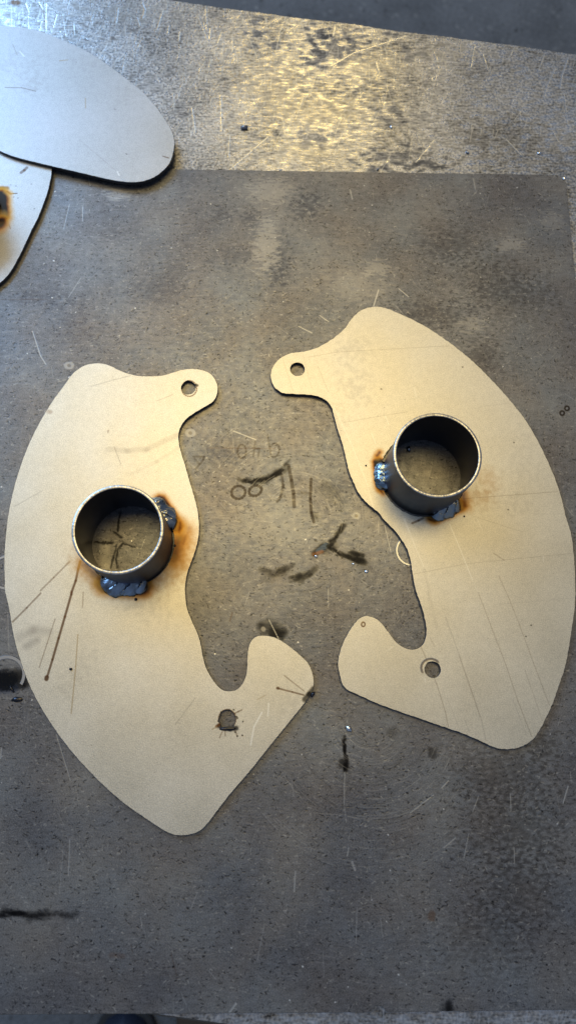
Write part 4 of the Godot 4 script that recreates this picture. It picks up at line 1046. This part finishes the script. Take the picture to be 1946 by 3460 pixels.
	p.path([Vector2(89.2, -11.5), Vector2(88.9, -12.0), Vector2(88.7, -12.6), Vector2(88.6, -13.2), Vector2(88.5, -13.9), Vector2(88.6, -14.5), Vector2(88.7, -15.1), Vector2(88.9, -15.8), Vector2(89.2, -16.3), Vector2(89.6, -16.9), Vector2(90.0, -17.4), Vector2(90.5, -17.9), Vector2(91.1, -18.3), Vector2(91.7, -18.6), Vector2(92.3, -18.9), Vector2(93.0, -19.0), Vector2(93.7, -19.2), Vector2(94.4, -19.2), Vector2(95.1, -19.2), Vector2(95.7, -19.0), Vector2(96.4, -18.8), Vector2(97.0, -18.6), Vector2(97.6, -18.2), Vector2(98.1, -17.8), Vector2(98.5, -17.3)], 1.6, SMUDGE, 0.8, 0.4, -0.2, -1, -1)
	p.path([Vector2(56.1, -39.3), Vector2(56.0, -38.8), Vector2(55.7, -38.3), Vector2(55.3, -38.1), Vector2(54.8, -38.1), Vector2(54.4, -38.3), Vector2(54.1, -38.8), Vector2(54.0, -39.3), Vector2(54.2, -39.9), Vector2(54.5, -40.4), Vector2(54.9, -40.6), Vector2(55.3, -40.6), Vector2(55.7, -40.4), Vector2(56.0, -39.9), Vector2(56.1, -39.3)], 1, CHAR, 0.55, 0.4, 0, -1, -1)
	p.path([Vector2(154.8, -39.0), Vector2(155.0, -39.0)], 1, SOOT, 0.7, 0.5, 0, -1, -1)
	p.path([Vector2(151.2, -32.4), Vector2(151.4, -32.4)], 1, SOOT, 0.7, 0.5, 0, -1, -1)
	p.path([Vector2(152.2, -152.9), Vector2(152.4, -152.9)], 1, SOOT, 0.7, 0.5, 0, -1, -1)
	p.path([Vector2(145.7, -109.5), Vector2(145.9, -109.5)], 1, SOOT, 0.7, 0.5, 0, -1, -1)
	p.path([Vector2(69.7, -187.9), Vector2(70.0, -187.9)], 1, SOOT, 0.7, 0.5, 0, -1, -1)
	p.path([Vector2(122.4, -203.5), Vector2(122.7, -203.5)], 1, SOOT, 0.7, 0.5, 0, -1, -1)

func paint_blank(p: Paint) -> void:
	paint_cut_steel(p, 51, Color(0.4, 0.395, 0.385))
	p.path([Vector2(-184.2, -406.0), Vector2(-172.7, -406.1), Vector2(-163.0, -403.5)], 0.7, CHAR, 0.5, 0.4, -0.05, -1, -1)
	p.path([Vector2(-148.4, -428.8), Vector2(-142.9, -429.6)], 0.8, TAN, 0.6, 0.4, -0.05, -1, -1)
	p.path([Vector2(-128.7, -398.6), Vector2(-128.1, -390.6)], 0.9, TAN, 0.5, 0.4, -0.05, -1, -1)
	p.path([Vector2(-73.9, -353.5), Vector2(-70.1, -352.2)], 0.9, CHAR, 0.7, 0.4, -0.05, -1, -1)
	p.path([Vector2(-181.7, -441.6), Vector2(-178.2, -433.4)], 0.7, SMUDGE, 0.4, 0.4, -0.05, -1, -1)
	p.path([Vector2(-130.7, -365.3), Vector2(-102.6, -339.6)], 0.5, SMUDGE, 0.25, 0.4, -0.05, -1, -1)
	p.path([Vector2(-98.7, -355.0), Vector2(-98.3, -354.6)], 1, SOOT, 0.5, 0.4, -0.05, -1, -1)
	p.path([Vector2(-108.5, -390.2), Vector2(-107.8, -389.8)], 1, SOOT, 0.3, 0.4, -0.05, -1, -1)
	p.path([Vector2(-176.4, -435.9), Vector2(-173.0, -431.9)], 0.7, BRIGHT, 0.5, 0.5, 0, -1, -1)
	p.path([Vector2(-104.0, -341.1), Vector2(-102.5, -338.0)], 0.7, BRIGHT, 0.6, 0.5, 0, -1, -1)

func paint_disc(p: Paint) -> void:
	var n2 := paint_cut_steel(p, 61, Color(0.42, 0.41, 0.39))
	p.path([Vector2(-168.9, -341.1), Vector2(-166.9, -343.0), Vector2(-165.3, -345.0)], 2.6, CHAR, 0.7, 0.4, 0, -1, -1)
	p.path([Vector2(-182.1, -328.9), Vector2(-180.2, -328.9), Vector2(-177.3, -329.0)], 4.5, RUSTY, 0.9, 0.2, 0, -1, -1)
	p.path([Vector2(-182.1, -328.2), Vector2(-178.8, -327.6)], 3, CHAR, 0.8, 0.2, 0, -1, -1)
	p.path([Vector2(-174.8, -324.7), Vector2(-172.7, -325.0), Vector2(-170.4, -325.2)], 0.9, CHAR, 0.8, 0.4, 0, -1, -1)
	p.path([Vector2(-173.7, -301.5), Vector2(-172.5, -298.6)], 0.7, CHAR, 0.5, 0.4, 0, -1, -1)
	p.heat(-181.6, -322.0, -179.8, -309.1, 3.6, 7, 1, n2)
	p.heat(-179.8, -301.8, -179.0, -303.6, 1, 9, 0.9, n2)
	p.heat(-177.1, -326.6, -175.0, -325.1, -1.5, 5, 0.8, n2)
	p.path([Vector2(-175.2, -331.6), Vector2(-174.7, -331.6)], 0.6, SOOT, 0.6, 0.5, 0, -1, -1)
	p.path([Vector2(-171.7, -330.8), Vector2(-171.2, -330.8)], 0.6, SOOT, 0.6, 0.5, 0, -1, -1)
	p.path([Vector2(-172.5, -322.3), Vector2(-172.0, -322.4)], 0.6, SOOT, 0.6, 0.5, 0, -1, -1)
	p.path([Vector2(-169.7, -321.7), Vector2(-169.2, -321.7)], 0.6, SOOT, 0.6, 0.5, 0, -1, -1)
	p.path([Vector2(-158.2, -313.8), Vector2(-157.7, -313.8)], 0.6, SOOT, 0.6, 0.5, 0, -1, -1)
	p.path([Vector2(-161.6, -332.4), Vector2(-161.1, -332.4)], 0.6, SOOT, 0.6, 0.5, 0, -1, -1)

var edge_mat: StandardMaterial3D
var tube_mat: StandardMaterial3D
var bore_mat: StandardMaterial3D
var rim_mat: StandardMaterial3D
var weld_mat: StandardMaterial3D
var drop_mat: StandardMaterial3D
var chip_mat: StandardMaterial3D

func rough_noise(size: int, freq: float, seed_: int) -> Array:
	# [roughness texture, relief texture] of one noise
	var n := FastNoiseLite.new()
	n.seed = seed_
	n.frequency = freq
	n.fractal_octaves = 4
	var im := n.get_image(size, size, false, false, true)
	return [ImageTexture.create_from_image(im)]

func make_materials() -> void:
	edge_mat = mat(lin(0.05, 0.055, 0.065), 0.42, 0.7)
	tube_mat = mat(Color.WHITE, 0.4, 0.5)
	tube_mat.vertex_color_use_as_albedo = true
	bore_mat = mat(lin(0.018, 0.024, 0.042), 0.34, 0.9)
	rim_mat = mat(Color.WHITE, 0.34, 1.0)
	rim_mat.vertex_color_use_as_albedo = true
	weld_mat = mat(Color.WHITE, 0.22, 1.0)
	weld_mat.clearcoat_enabled = true
	weld_mat.clearcoat = 0.8
	weld_mat.clearcoat_roughness = 0.12
	weld_mat.vertex_color_use_as_albedo = true
	drop_mat = mat(lin(0.03, 0.03, 0.035), 0.25, 0.8)
	chip_mat = mat(lin(0.7, 0.7, 0.7), 0.25, 1.0)

# A tube stub standing through its plate: wall, bore, and the ground end as parts of their own.
func tube(parent: Node3D, at: Vector2, y0: float, y1: float, seed_: int, tints: Array) -> void:
	var ro := 25.3
	var ri := 23.4
	var n := FastNoiseLite.new()
	n.seed = seed_
	n.frequency = 0.35
	var seg := 96
	# outer wall with its heat tints
	var st := SurfaceTool.new()
	st.begin(Mesh.PRIMITIVE_TRIANGLES)
	var rows := 14
	for i in rows + 1:
		for k in seg + 1:
			var a := TAU * (k % seg) / seg
			var y := lerpf(y0, y1 - 0.5, float(i) / rows)
			var tone := 0.035 * (1.0 + 0.5 * n.get_noise_3d(cos(a) * 4.0, y * 0.12, sin(a) * 4.0) + 0.25 * n.get_noise_3d(cos(a) * 40.0, y * 0.5, sin(a) * 40.0))
			var c := Color(tone, tone * 1.03, tone * 1.12)
			for t in tints:
				var da := absf(wrapf(a - t[0], -PI, PI)) * ro
				var d: float = sqrt(da * da + pow(y - 4.0, 2.0)) / t[1]
				if d < 1.0:
					var tint: Color = Color(0.07, 0.11, 0.25) if d < 0.5 else Color(0.12, 0.08, 0.1)
					c = c.lerp(tint, (1.0 - d) * 0.9)
			st.set_color(c)
			st.set_normal(Vector3(cos(a), 0, sin(a)))
			st.add_vertex(Vector3(cos(a) * ro, y, sin(a) * ro) * MM)
	for i in rows:
		for k in seg:
			var o := i * (seg + 1) + k
			for e in [o, o + 1, o + seg + 1, o + 1, o + seg + 2, o + seg + 1]:
				st.add_index(e)
	var holder := put("tube", st.commit(), tube_mat, parent)
	holder.position = Vector3(at.x, 0, at.y) * MM
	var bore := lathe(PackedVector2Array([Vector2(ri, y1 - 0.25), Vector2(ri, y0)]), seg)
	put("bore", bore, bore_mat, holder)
	# the sawn end: small bright saw marks across it
	var rt := SurfaceTool.new()
	rt.begin(Mesh.PRIMITIVE_TRIANGLES)
	var g := RandomNumberGenerator.new()
	g.seed = seed_
	var rim_seg := 360
	var prof := [[ro, y1 - 0.5, Vector2(1, 0.3)], [ro - 0.25, y1 - 0.05, Vector2(0.4, 1)], [ro - 1.1, y1, Vector2(0, 1)], [ri + 0.2, y1 - 0.03, Vector2(-0.3, 1)], [ri, y1 - 0.25, Vector2(-1, 0.4)]]
	for k in rim_seg + 1:
		var kk := k % rim_seg
		var a := TAU * kk / rim_seg
		g.seed = seed_ * 1000 + kk
		var tone := clampf(0.43 + g.randf_range(-0.1, 0.1) + 0.16 * n.get_noise_2d(cos(a) * 9.0, sin(a) * 9.0), 0.1, 0.9)
		var tip := g.randf_range(-0.09, 0.09)
		for e in prof.size():
			var pr: Array = prof[e]
			var nr: Vector2 = pr[2]
			var tang := Vector3(-sin(a), 0, cos(a))
			var dark := 0.55 if e == 0 or e == prof.size() - 1 else 1.0
			rt.set_color(Color(tone, tone * 0.98, tone * 0.94) * dark)
			rt.set_normal((Vector3(nr.x * cos(a), nr.y, nr.x * sin(a)).normalized() + tang * tip).normalized())
			var wob := g.randf_range(-0.07, 0.07) if e == 0 or e == prof.size() - 1 else 0.0
			var rr: float = pr[0] + wob
			rt.add_vertex(Vector3(cos(a) * rr, pr[1], sin(a) * rr) * MM)
	var np := prof.size()
	for k in rim_seg:
		for e in np - 1:
			var o := k * np + e
			for i in [o, o + np, o + 1, o + 1, o + np, o + np + 1]:
				rt.add_index(i)
	put("cut_rim", rt.commit(), rim_mat, holder)

func weld(parent: Node3D, at: Vector2, a0: float, a1: float, width: float, high: float, y: float, ripples: float, seed_: int, cool: Color, warm: Color) -> MeshInstance3D:
	var o := put("weld_bead", bead(25.2, deg_to_rad(a0), deg_to_rad(a1), width, high, y, ripples, seed_, cool, warm), weld_mat, parent)
	o.position = Vector3(at.x, 0, at.y) * MM
	return o

func spatter(parent: Node3D, list: Array) -> void:
	for s in list:
		var o := put("spatter_bead", blob(Vector3(s[2], s[2] * 0.8, s[2]), 0.25, int(s[0] * 10.0), 10), drop_mat, parent)
		o.position = Vector3(s[0], s[3] + s[2] * 0.4, s[1]) * MM

func bracket(called: String, label: String, outline: Array, holes: Array, y0: float, y1: float, per_mm: float, painter: int, seed_: int, group: String) -> Node3D:
	var loop := cut_edge(curve(outline), 0.09 if painter != 1 else 0.16, seed_)
	var bb := bounds(loop)
	var at := Vector3(bb.get_center().x, y0, bb.get_center().y)
	var o := thing(called, label, "bracket" if holes.size() else "steel plate", at, group)
	var p := Paint.new(bb.position.x, bb.position.y, bb.end.x, bb.end.y, per_mm)
	match painter:
		0: paint_left(p)
		1: paint_right(p)
		2: paint_blank(p)
		3: paint_disc(p)
	var m := mat(Color.WHITE, 1.0, 1.0)
	p.finish(m, 0.009)
	var body := put("plate", plate(loop, holes, y0, y1, 0.22, p, m, edge_mat), null, o)
	body.position = -at * MM
	return o

func _ready() -> void:
	rng.seed = 20240611
	# ------------------------------------------------------------ camera
	var cam := Camera3D.new()
	cam.name = "camera"
	cam.keep_aspect = Camera3D.KEEP_HEIGHT
	cam.fov = 67.278
	cam.near = 0.02
	cam.far = 40.0
	add_child(cam)
	cam.transform = Transform3D(Basis(Vector3(0.99972187, 0.02358365, 0.00000000), Vector3(-0.00538682, 0.22834963, -0.97356429), Vector3(-0.02296020, 0.97329351, 0.22841316)), Vector3(0, CAM_HEIGHT, 0))
	cam.current = true
	var lens := CameraAttributesPhysical.new()
	lens.frustum_focal_length = 18.035
	lens.frustum_focus_distance = 0.47
	lens.frustum_near = 0.02
	lens.frustum_far = 40.0
	lens.exposure_aperture = 5.0
	lens.auto_exposure_enabled = false
	cam.attributes = lens
	# ------------------------------------------------------------ light
	var env := Environment.new()
	env.background_mode = Environment.BG_COLOR
	env.background_color = ROOM
	env.background_energy_multiplier = ROOM_ENERGY
	env.tonemap_mode = Environment.TONE_MAPPER_LINEAR
	env.tonemap_exposure = EXPOSURE
	env.sdfgi_enabled = true
	env.ssao_enabled = true
	env.ssil_enabled = true
	var world := WorldEnvironment.new()
	world.name = "world"
	world.environment = env
	add_child(world)
	make_lights()
	make_materials()
	build_setting()
	build_sheet()
	build_brackets()
	build_small_things()

func build_setting() -> void:
	# the yard floor, far below the bench
	var fm := mat(Color.WHITE, 0.85, 0.0)
	var fp := Paint.new(0.0, 0.0, 900.0, 900.0, 1.1)
	var a := fp.noise(160.0, 4, 71)
	var b := fp.noise(9.0, 4, 72)
	var c := fp.noise(2.4, 2, 73)
	for i in fp.w * fp.h:
		var v := 0.105 * (1.0 + 0.5 * (a[i] / 255.0 - 0.5) + 0.5 * (b[i] / 255.0 - 0.5) + 0.8 * (c[i] / 255.0 - 0.5))
		fp.r[i] = v
		fp.g[i] = v
		fp.b[i] = v * 1.02
		fp.up[i] = 0.5 + 0.5 * (c[i] / 255.0 - 0.5) + 0.3 * (b[i] / 255.0 - 0.5)
		fp.ro[i] = 0.85
	for i in 2500:
		var x := rng.randf_range(0.0, 900.0)
		var z := rng.randf_range(0.0, 900.0)
		var v := rng.randf_range(0.04, 0.26)
		fp.line(x, z, x + rng.randf_range(-3.0, 3.0), z + rng.randf_range(-3.0, 3.0), rng.randf_range(3.0, 8.0), Color(v, v * 0.97, v * 0.92), rng.randf_range(0.1, 0.45), 0.6, 0.2)
	fp.finish(fm, 0.15)
	var pm := PlaneMesh.new()
	pm.size = Vector2(14.0, 14.0)
	var st := SurfaceTool.new()
	st.create_from(pm, 0)
	fm.uv1_scale = Vector3(15.5, 15.5, 1.0)
	var floor_ := structure(put("floor", st.commit(), fm))
	floor_.position = Vector3(0, -0.78, 0)
	floor_.set_meta("label", "dark grey speckled concrete floor below the bench")

	# the bench: a thick worn steel top on four square legs, turned a little against the sheet
	var top_mat := mat(Color.WHITE, 1.0, 1.0)
	var tp := paint_table(top_mat)
	var bench := thing("welding_bench", "worn bright steel welding bench top with scratches and black burn patches", "workbench", Vector3(20.0, -780.0, -155.0))
	bench.rotation.y = deg_to_rad(-7.5)
	var inv := bench.transform.affine_inverse()
	var corners := PackedVector2Array()
	for e in [Vector2(-75.0, -492.1), Vector2(220.2, -452.6)]:
		corners.append(e)
	var dir := (corners[1] - corners[0]).normalized()
	var far := Vector2(-dir.y, dir.x)
	if far.y > 0.0:
		far = -far
	var mid := corners[0]
	var loop := PackedVector2Array()
	var g := RandomNumberGenerator.new()
	g.seed = 5
	var lo := mid - dir * 420.0
	var hi := mid + dir * 720.0
	var back_n := 420
	for i in back_n:
		loop.append(lo.lerp(hi, float(i) / (back_n - 1)) + far * (g.randf_range(-0.25, 0.25) + 0.5 * sin(i * 0.21) * sin(i * 0.053)))
	var front := 652.5
	var fa := hi - far * front
	var fb := lo - far * front
	for i in 120:
		loop.append(fa.lerp(fb, float(i) / 199.0) + far * g.randf_range(-0.15, 0.15))
	var slab := put("bench_top", plate(loop, [], -15.0, -3.0, 1.2, tp, top_mat, mat(lin(0.22, 0.2, 0.17), 0.45, 0.9)), null, bench)
	slab.transform = inv
	for e in [[-360.0, -280.0], [640.0, -280.0], [-360.0, 280.0], [640.0, 280.0]]:
		var leg := put("leg", box(Vector3(50.0, 764.9, 50.0), 3.0), mat(lin(0.06, 0.065, 0.07), 0.5, 0.5), bench)
		var spot: Vector2 = mid + dir * (e[0] + 120.0) - far * (front * 0.5 + e[1])
		var v: Vector3 = inv * (Vector3(spot.x, -15.05 - 382.45, spot.y) * MM)
		leg.position = v

func build_sheet() -> void:
	var m := mat(Color.WHITE, 1.0, 1.0)
	var p := paint_sheet(m)
	var o := thing("steel_sheet", "large square dark mill-scale steel sheet with marker writing, burns and scratches", "steel sheet", Vector3(-6.0, -3.0, -91.0))
	var loop := PackedVector2Array()
	var g := RandomNumberGenerator.new()
	g.seed = 8
	var pts := [Vector2(-214.0, -348.2), Vector2(197.5, -348.4), Vector2(202.6, -343.0), Vector2(202.4, 165.9), Vector2(63.5, 166.4), Vector2(61.0, 163.6), Vector2(57.5, 163.3), Vector2(55.5, 166.4), Vector2(-214.0, 165.6)]
	for i in pts.size():
		var a: Vector2 = pts[i]
		var b: Vector2 = pts[(i + 1) % pts.size()]
		var n := maxi(1, int(a.distance_to(b) / 2.0))
		for k in n:
			loop.append(a.lerp(b, float(k) / n) + Vector2(g.randf_range(-0.12, 0.12), g.randf_range(-0.12, 0.12)))
	var side := mat(lin(0.2, 0.19, 0.17), 0.45, 0.8)
	var body := put("sheet", plate(loop, [], -2.95, 0.0, 0.3, p, m, side), null, o)
	body.position = Vector3(6.0, 3.0, 91.0) * MM
	# ends of old tubes left welded to the sheet and ground down: thin bright rings
	var ring_mat := mat(lin(0.4, 0.41, 0.43), 0.3, 1.0)
	for e in [[85.8, -84.1, 9.6, 1.6, 0.0, TAU], [-152.6, -9.7, 11.6, 2.3, -2.4, 2.9], [-156.5, -70.0, 10.6, 1.8, 0.0, TAU]]:
		var prof := PackedVector2Array([Vector2(e[2] - e[3], -0.05), Vector2(e[2] - e[3] + 0.3, 0.32), Vector2(e[2] - 0.3, 0.32), Vector2(e[2], -0.05)])
		prof.reverse()
		var ring := put("ground_ring", lathe(prof, 64, false, e[4], e[5]), ring_mat, o)
		ring.position = Vector3(e[0] + 6.0, 3.0, e[1] + 91.0) * MM
	var drop := put("weld_drop", blob(Vector3(3.4, 0.7, 1.5), 0.6, 3), drop_mat, o)
	drop.position = Vector3(-145.0 + 6.0, 3.1, 4.0 + 91.0) * MM
	drop = put("weld_drop", blob(Vector3(2.6, 0.6, 0.7), 0.6, 4), drop_mat, o)
	drop.position = Vector3(-148.5 + 6.0, 3.1, -2.0 + 91.0) * MM
	drop.rotation.y = -0.9
	# drops of weld metal burnt onto the sheet
	for e in [[28.0, -80.4, 0.9], [58.2, -71.2, 1.0], [50.4, -75.8, 0.7]]:
		drop = put("weld_drop", blob(Vector3(e[2] * 1.2, e[2] * 0.7, e[2]), 0.4, int(e[0])), chip_mat, o)
		drop.position = Vector3(e[0] + 6.0, 3.1, e[1] + 91.0) * MM

func build_brackets() -> void:
	# left bracket
	var lp := LEFT_PIPE
	var o := bracket("steel_bracket", "left of the two cut steel brackets, tube stub with brown scorch streaks", LEFT_OUTLINE, [circle(lp, 26.2, 26.2, 90, 0.004, 3), circle(Vector2(-52.0, -187.6), 4.35, 4.55, 28, 0.05, 4), circle(Vector2(-24.0, 15.0), 4.6, 5.2, 28, 0.06, 5)], 0.4, 3.2, 5.0, 0, 101, "")
	var off := -o.position / MM
	var c := lp + Vector2(off.x, off.z)
	tube(o, c, 0.05 + off.y, 43.0 + off.y, 7, [[deg_to_rad(95.0), 15.0], [deg_to_rad(-40.0), 13.0]])
	var y := 3.2 + off.y
	weld(o, c, -76.0, -18.0, 7.6, 6.4, y, 2.5, 71, Color(0.2, 0.21, 0.215), Color(0.44, 0.42, 0.37))
	weld(o, c, 64.0, 127.0, 8.2, 4.6, y, 4.0, 72, Color(0.3, 0.37, 0.45), Color(0.1, 0.105, 0.115))
	var s := Vector2(off.x, off.z)
	spatter(o, [[-79.0 + s.x, -53.6 + s.y, 1.0, y], [-57.2 + s.x, -86.0 + s.y, 0.8, y], [-98.3 + s.x, -60.5 + s.y, 0.9, y], [-114.6 + s.x, -13.2 + s.y, 0.9, y], [-15.2 + s.x, 23.7 + s.y, 0.5, y]])
	# slag lip at the burnt hole and at the burnt corner
	var slag := put("slag_lip", blob(Vector3(4.4, 0.45, 1.1), 0.7, 12), drop_mat, o)
	slag.position = Vector3(-23.6 + s.x, y, 20.2 + s.y) * MM
	slag = put("slag_lip", blob(Vector3(1.8, 0.5, 0.9), 0.7, 13), drop_mat, o)
	slag.position = Vector3(25.2 + s.x, y - 0.1, 1.0 + s.y) * MM
	slag.rotation.y = 0.9
	# right bracket
	var rp := RIGHT_PIPE
	o = bracket("steel_bracket", "right of the two cut steel brackets, larger clean plate with pencil lines", RIGHT_OUTLINE, [circle(rp + Vector2(-0.5, 0.5), 26.5, 26.5, 120, 0.008, 6), circle(Vector2(16.8, -200.8), 4.5, 4.5, 28, 0.02, 7), circle(Vector2(95.2, -13.1), 4.6, 4.6, 28, 0.02, 8)], 0.4, 3.2, 5.0, 1, 102, "")
	off = -o.position / MM
	s = Vector2(off.x, off.z)
	c = rp + s
	y = 3.2 + off.y
	tube(o, c, 0.05 + off.y, 43.0 + off.y, 9, [[deg_to_rad(180.0), 15.0], [deg_to_rad(60.0), 13.0]])
	weld(o, c, 156.0, 197.0, 6.6, 5.0, y, 2.5, 81, Color(0.6, 0.8, 0.92), Color(0.16, 0.22, 0.28))
	weld(o, c, 38.0, 83.0, 6.6, 4.4, y, 3.0, 82, Color(0.2, 0.26, 0.32), Color(0.36, 0.34, 0.28))
	spatter(o, [[59.0 + s.x, -137.0 + s.y, 0.6, y], [118.5 + s.x, -105.0 + s.y, 0.6, y]])

	# bracket at the picture's left, partly under the blank
	o = bracket("steel_bracket", "partly hidden steel bracket under the plain plate, rust-brown halo round its weld", DISC_OUTLINE, [circle(Vector2(-213.0, -314.0), 26.2, 26.2, 90, 0.004, 9)], 0.4, 3.4, 5.0, 3, 103, "")
	off = -o.position / MM
	s = Vector2(off.x, off.z)
	c = Vector2(-213.0, -314.0) + s
	y = 3.4 + off.y
	tube(o, c, 0.05 + off.y, 44.0 + off.y, 15, [[0.0, 13.0]])
	weld(o, c, -24.0, 24.0, 6.4, 6.0, y, 3.0, 91, Color(0.16, 0.17, 0.15), Color(0.34, 0.33, 0.27))
	# blank
	bracket("steel_plate", "plain rounded steel plate without holes at the top left, propped on another bracket", BLANK_OUTLINE, [], 3.5, 6.1, 4.0, 2, 104, "")

func build_small_things() -> void:
	# bits of metal lying about
	var bits := [
		[-19.5, -383.9, -3.0, 2.4, 1.0, "twisted grey metal crumb alone on the bare bench top above the sheet"],
		[201.3, -345.3, 0.0, 1.4, 1.2, "shiny round metal bead at the sheet's top right corner"],
		[86.6, -148.9, 0.0, 1.9, 1.0, "small curled metal chip inside the right bracket's tube"],
		[45.9, 20.3, 0.0, 2.0, 1.2, "bright crumpled metal chip on the sheet between the two bracket tips"],
		[5.8, -350.6, -3.0, 1.0, 1.0, "blue-grey bead against the sheet's upper edge under the yellow shine"],
		[73.0, -352.4, -3.0, 1.1, 0.9, "dark bead against the sheet's upper edge beside a black patch"],
		[83.3, -386.9, -3.0, 1.1, 1.3, "small silvery chip on the bench above the black patch"],
		[136.0, -367.0, -3.0, 1.4, 0.8, "flat blue-white chip on the bench right of the black patch"],
		[186.5, -367.2, -3.0, 1.5, 1.0, "white metal chip on the bench near the sheet's top right corner"],
	]
	for i in bits.size():
		var e: Array = bits[i]
		var r: float = e[3]
		var bm := chip_mat
		if i == 0 or i == 5:
			bm = mat(lin(0.2, 0.21, 0.23), 0.35, 0.9)
		elif i == 4 or i == 7:
			bm = mat(lin(0.4, 0.45, 0.55), 0.25, 1.0)
		var o := put("metal_chip", blob(Vector3(r, r * 0.5, r * 0.6 * e[4]), 0.7, 300 + i, 16), bm)
		o.position = Vector3(e[0], e[2] + r * 0.4, e[1]) * MM
		o.rotation.y = 0.8 * i
		tag(o, e[5], "metal chip")
	# below the sheet's near edge: a boot and a plank on the floor
	var boot := thing("work_boot", "dark blue rounded boot toe on the floor below the sheet's near edge", "boot", Vector3(-200.0, -780.0, 530.0))
	var st := SurfaceTool.new()
	st.begin(Mesh.PRIMITIVE_TRIANGLES)
	var rows := 22
	var seg := 24
	for i in rows + 1:
		var t := float(i) / rows
		var z := lerpf(-95.0, 190.0, t)
		var w := 46.0 * sqrt(clampf(1.0 - pow(maxf(0.0, 1.0 - t * 3.2), 2.4), 0.0, 1.0)) * (1.0 - 0.2 * smoothstep(0.3, 0.6, t)) * sqrt(clampf((1.0 - t) * 9.0, 0.0, 1.0))
		var hh := 20.0 + 42.0 * sqrt(clampf(t * 3.5, 0.0, 1.0)) + 60.0 * smoothstep(0.3, 0.75, t)
		hh *= sqrt(clampf((1.0 - t) * 12.0, 0.0, 1.0)) if t > 0.9 else 1.0
		for k in seg + 1:
			var a := PI * k / seg
			var sx := signf(cos(a)) * pow(absf(cos(a)), 0.7)
			st.add_vertex(Vector3(sx * w, 14.0 + hh * pow(sin(a), 0.8), z) * MM)
	for i in rows:
		for k in seg:
			var o := i * (seg + 1) + k
			for e in [o, o + seg + 1, o + 1, o + 1, o + seg + 1, o + seg + 2]:
				st.add_index(e)
	st.generate_normals()
	put("upper", st.commit(), mat(lin(0.012, 0.018, 0.035), 0.5, 0.0), boot)
	var sole := curve([0.0, -102.0, 32.0, -88.0, 49.0, -45.0, 46.0, 20.0, 39.0, 80.0, 42.0, 150.0, 28.0, 190.0, 0.0, 197.0, -28.0, 190.0, -42.0, 150.0, -39.0, 80.0, -46.0, 20.0, -49.0, -45.0, -32.0, -88.0])
	put("sole", plate(sole, [], 0.1, 15.0, 2.0, null, mat(lin(0.02, 0.02, 0.02), 0.8, 0.0), mat(lin(0.02, 0.02, 0.02), 0.8, 0.0)), null, boot)
	var leg := lathe(PackedVector2Array([Vector2(44.0, 330.0), Vector2(46.0, 220.0), Vector2(43.0, 150.0), Vector2(36.0, 115.0)]), 28)
	var shaft := put("shaft", leg, mat(lin(0.015, 0.02, 0.035), 0.6, 0.0), boot)
	shaft.position = Vector3(0, 0, 110.0) * MM
	var plank := put("plank", box(Vector3(240.0, 40.0, 420.0), 3.0), mat(lin(0.05, 0.03, 0.016), 0.7, 0.0))
	plank.position = Vector3(-6.0, -759.9, 600.0) * MM
	tag(plank, "dark brown wooden plank on the floor beside the boot", "plank")
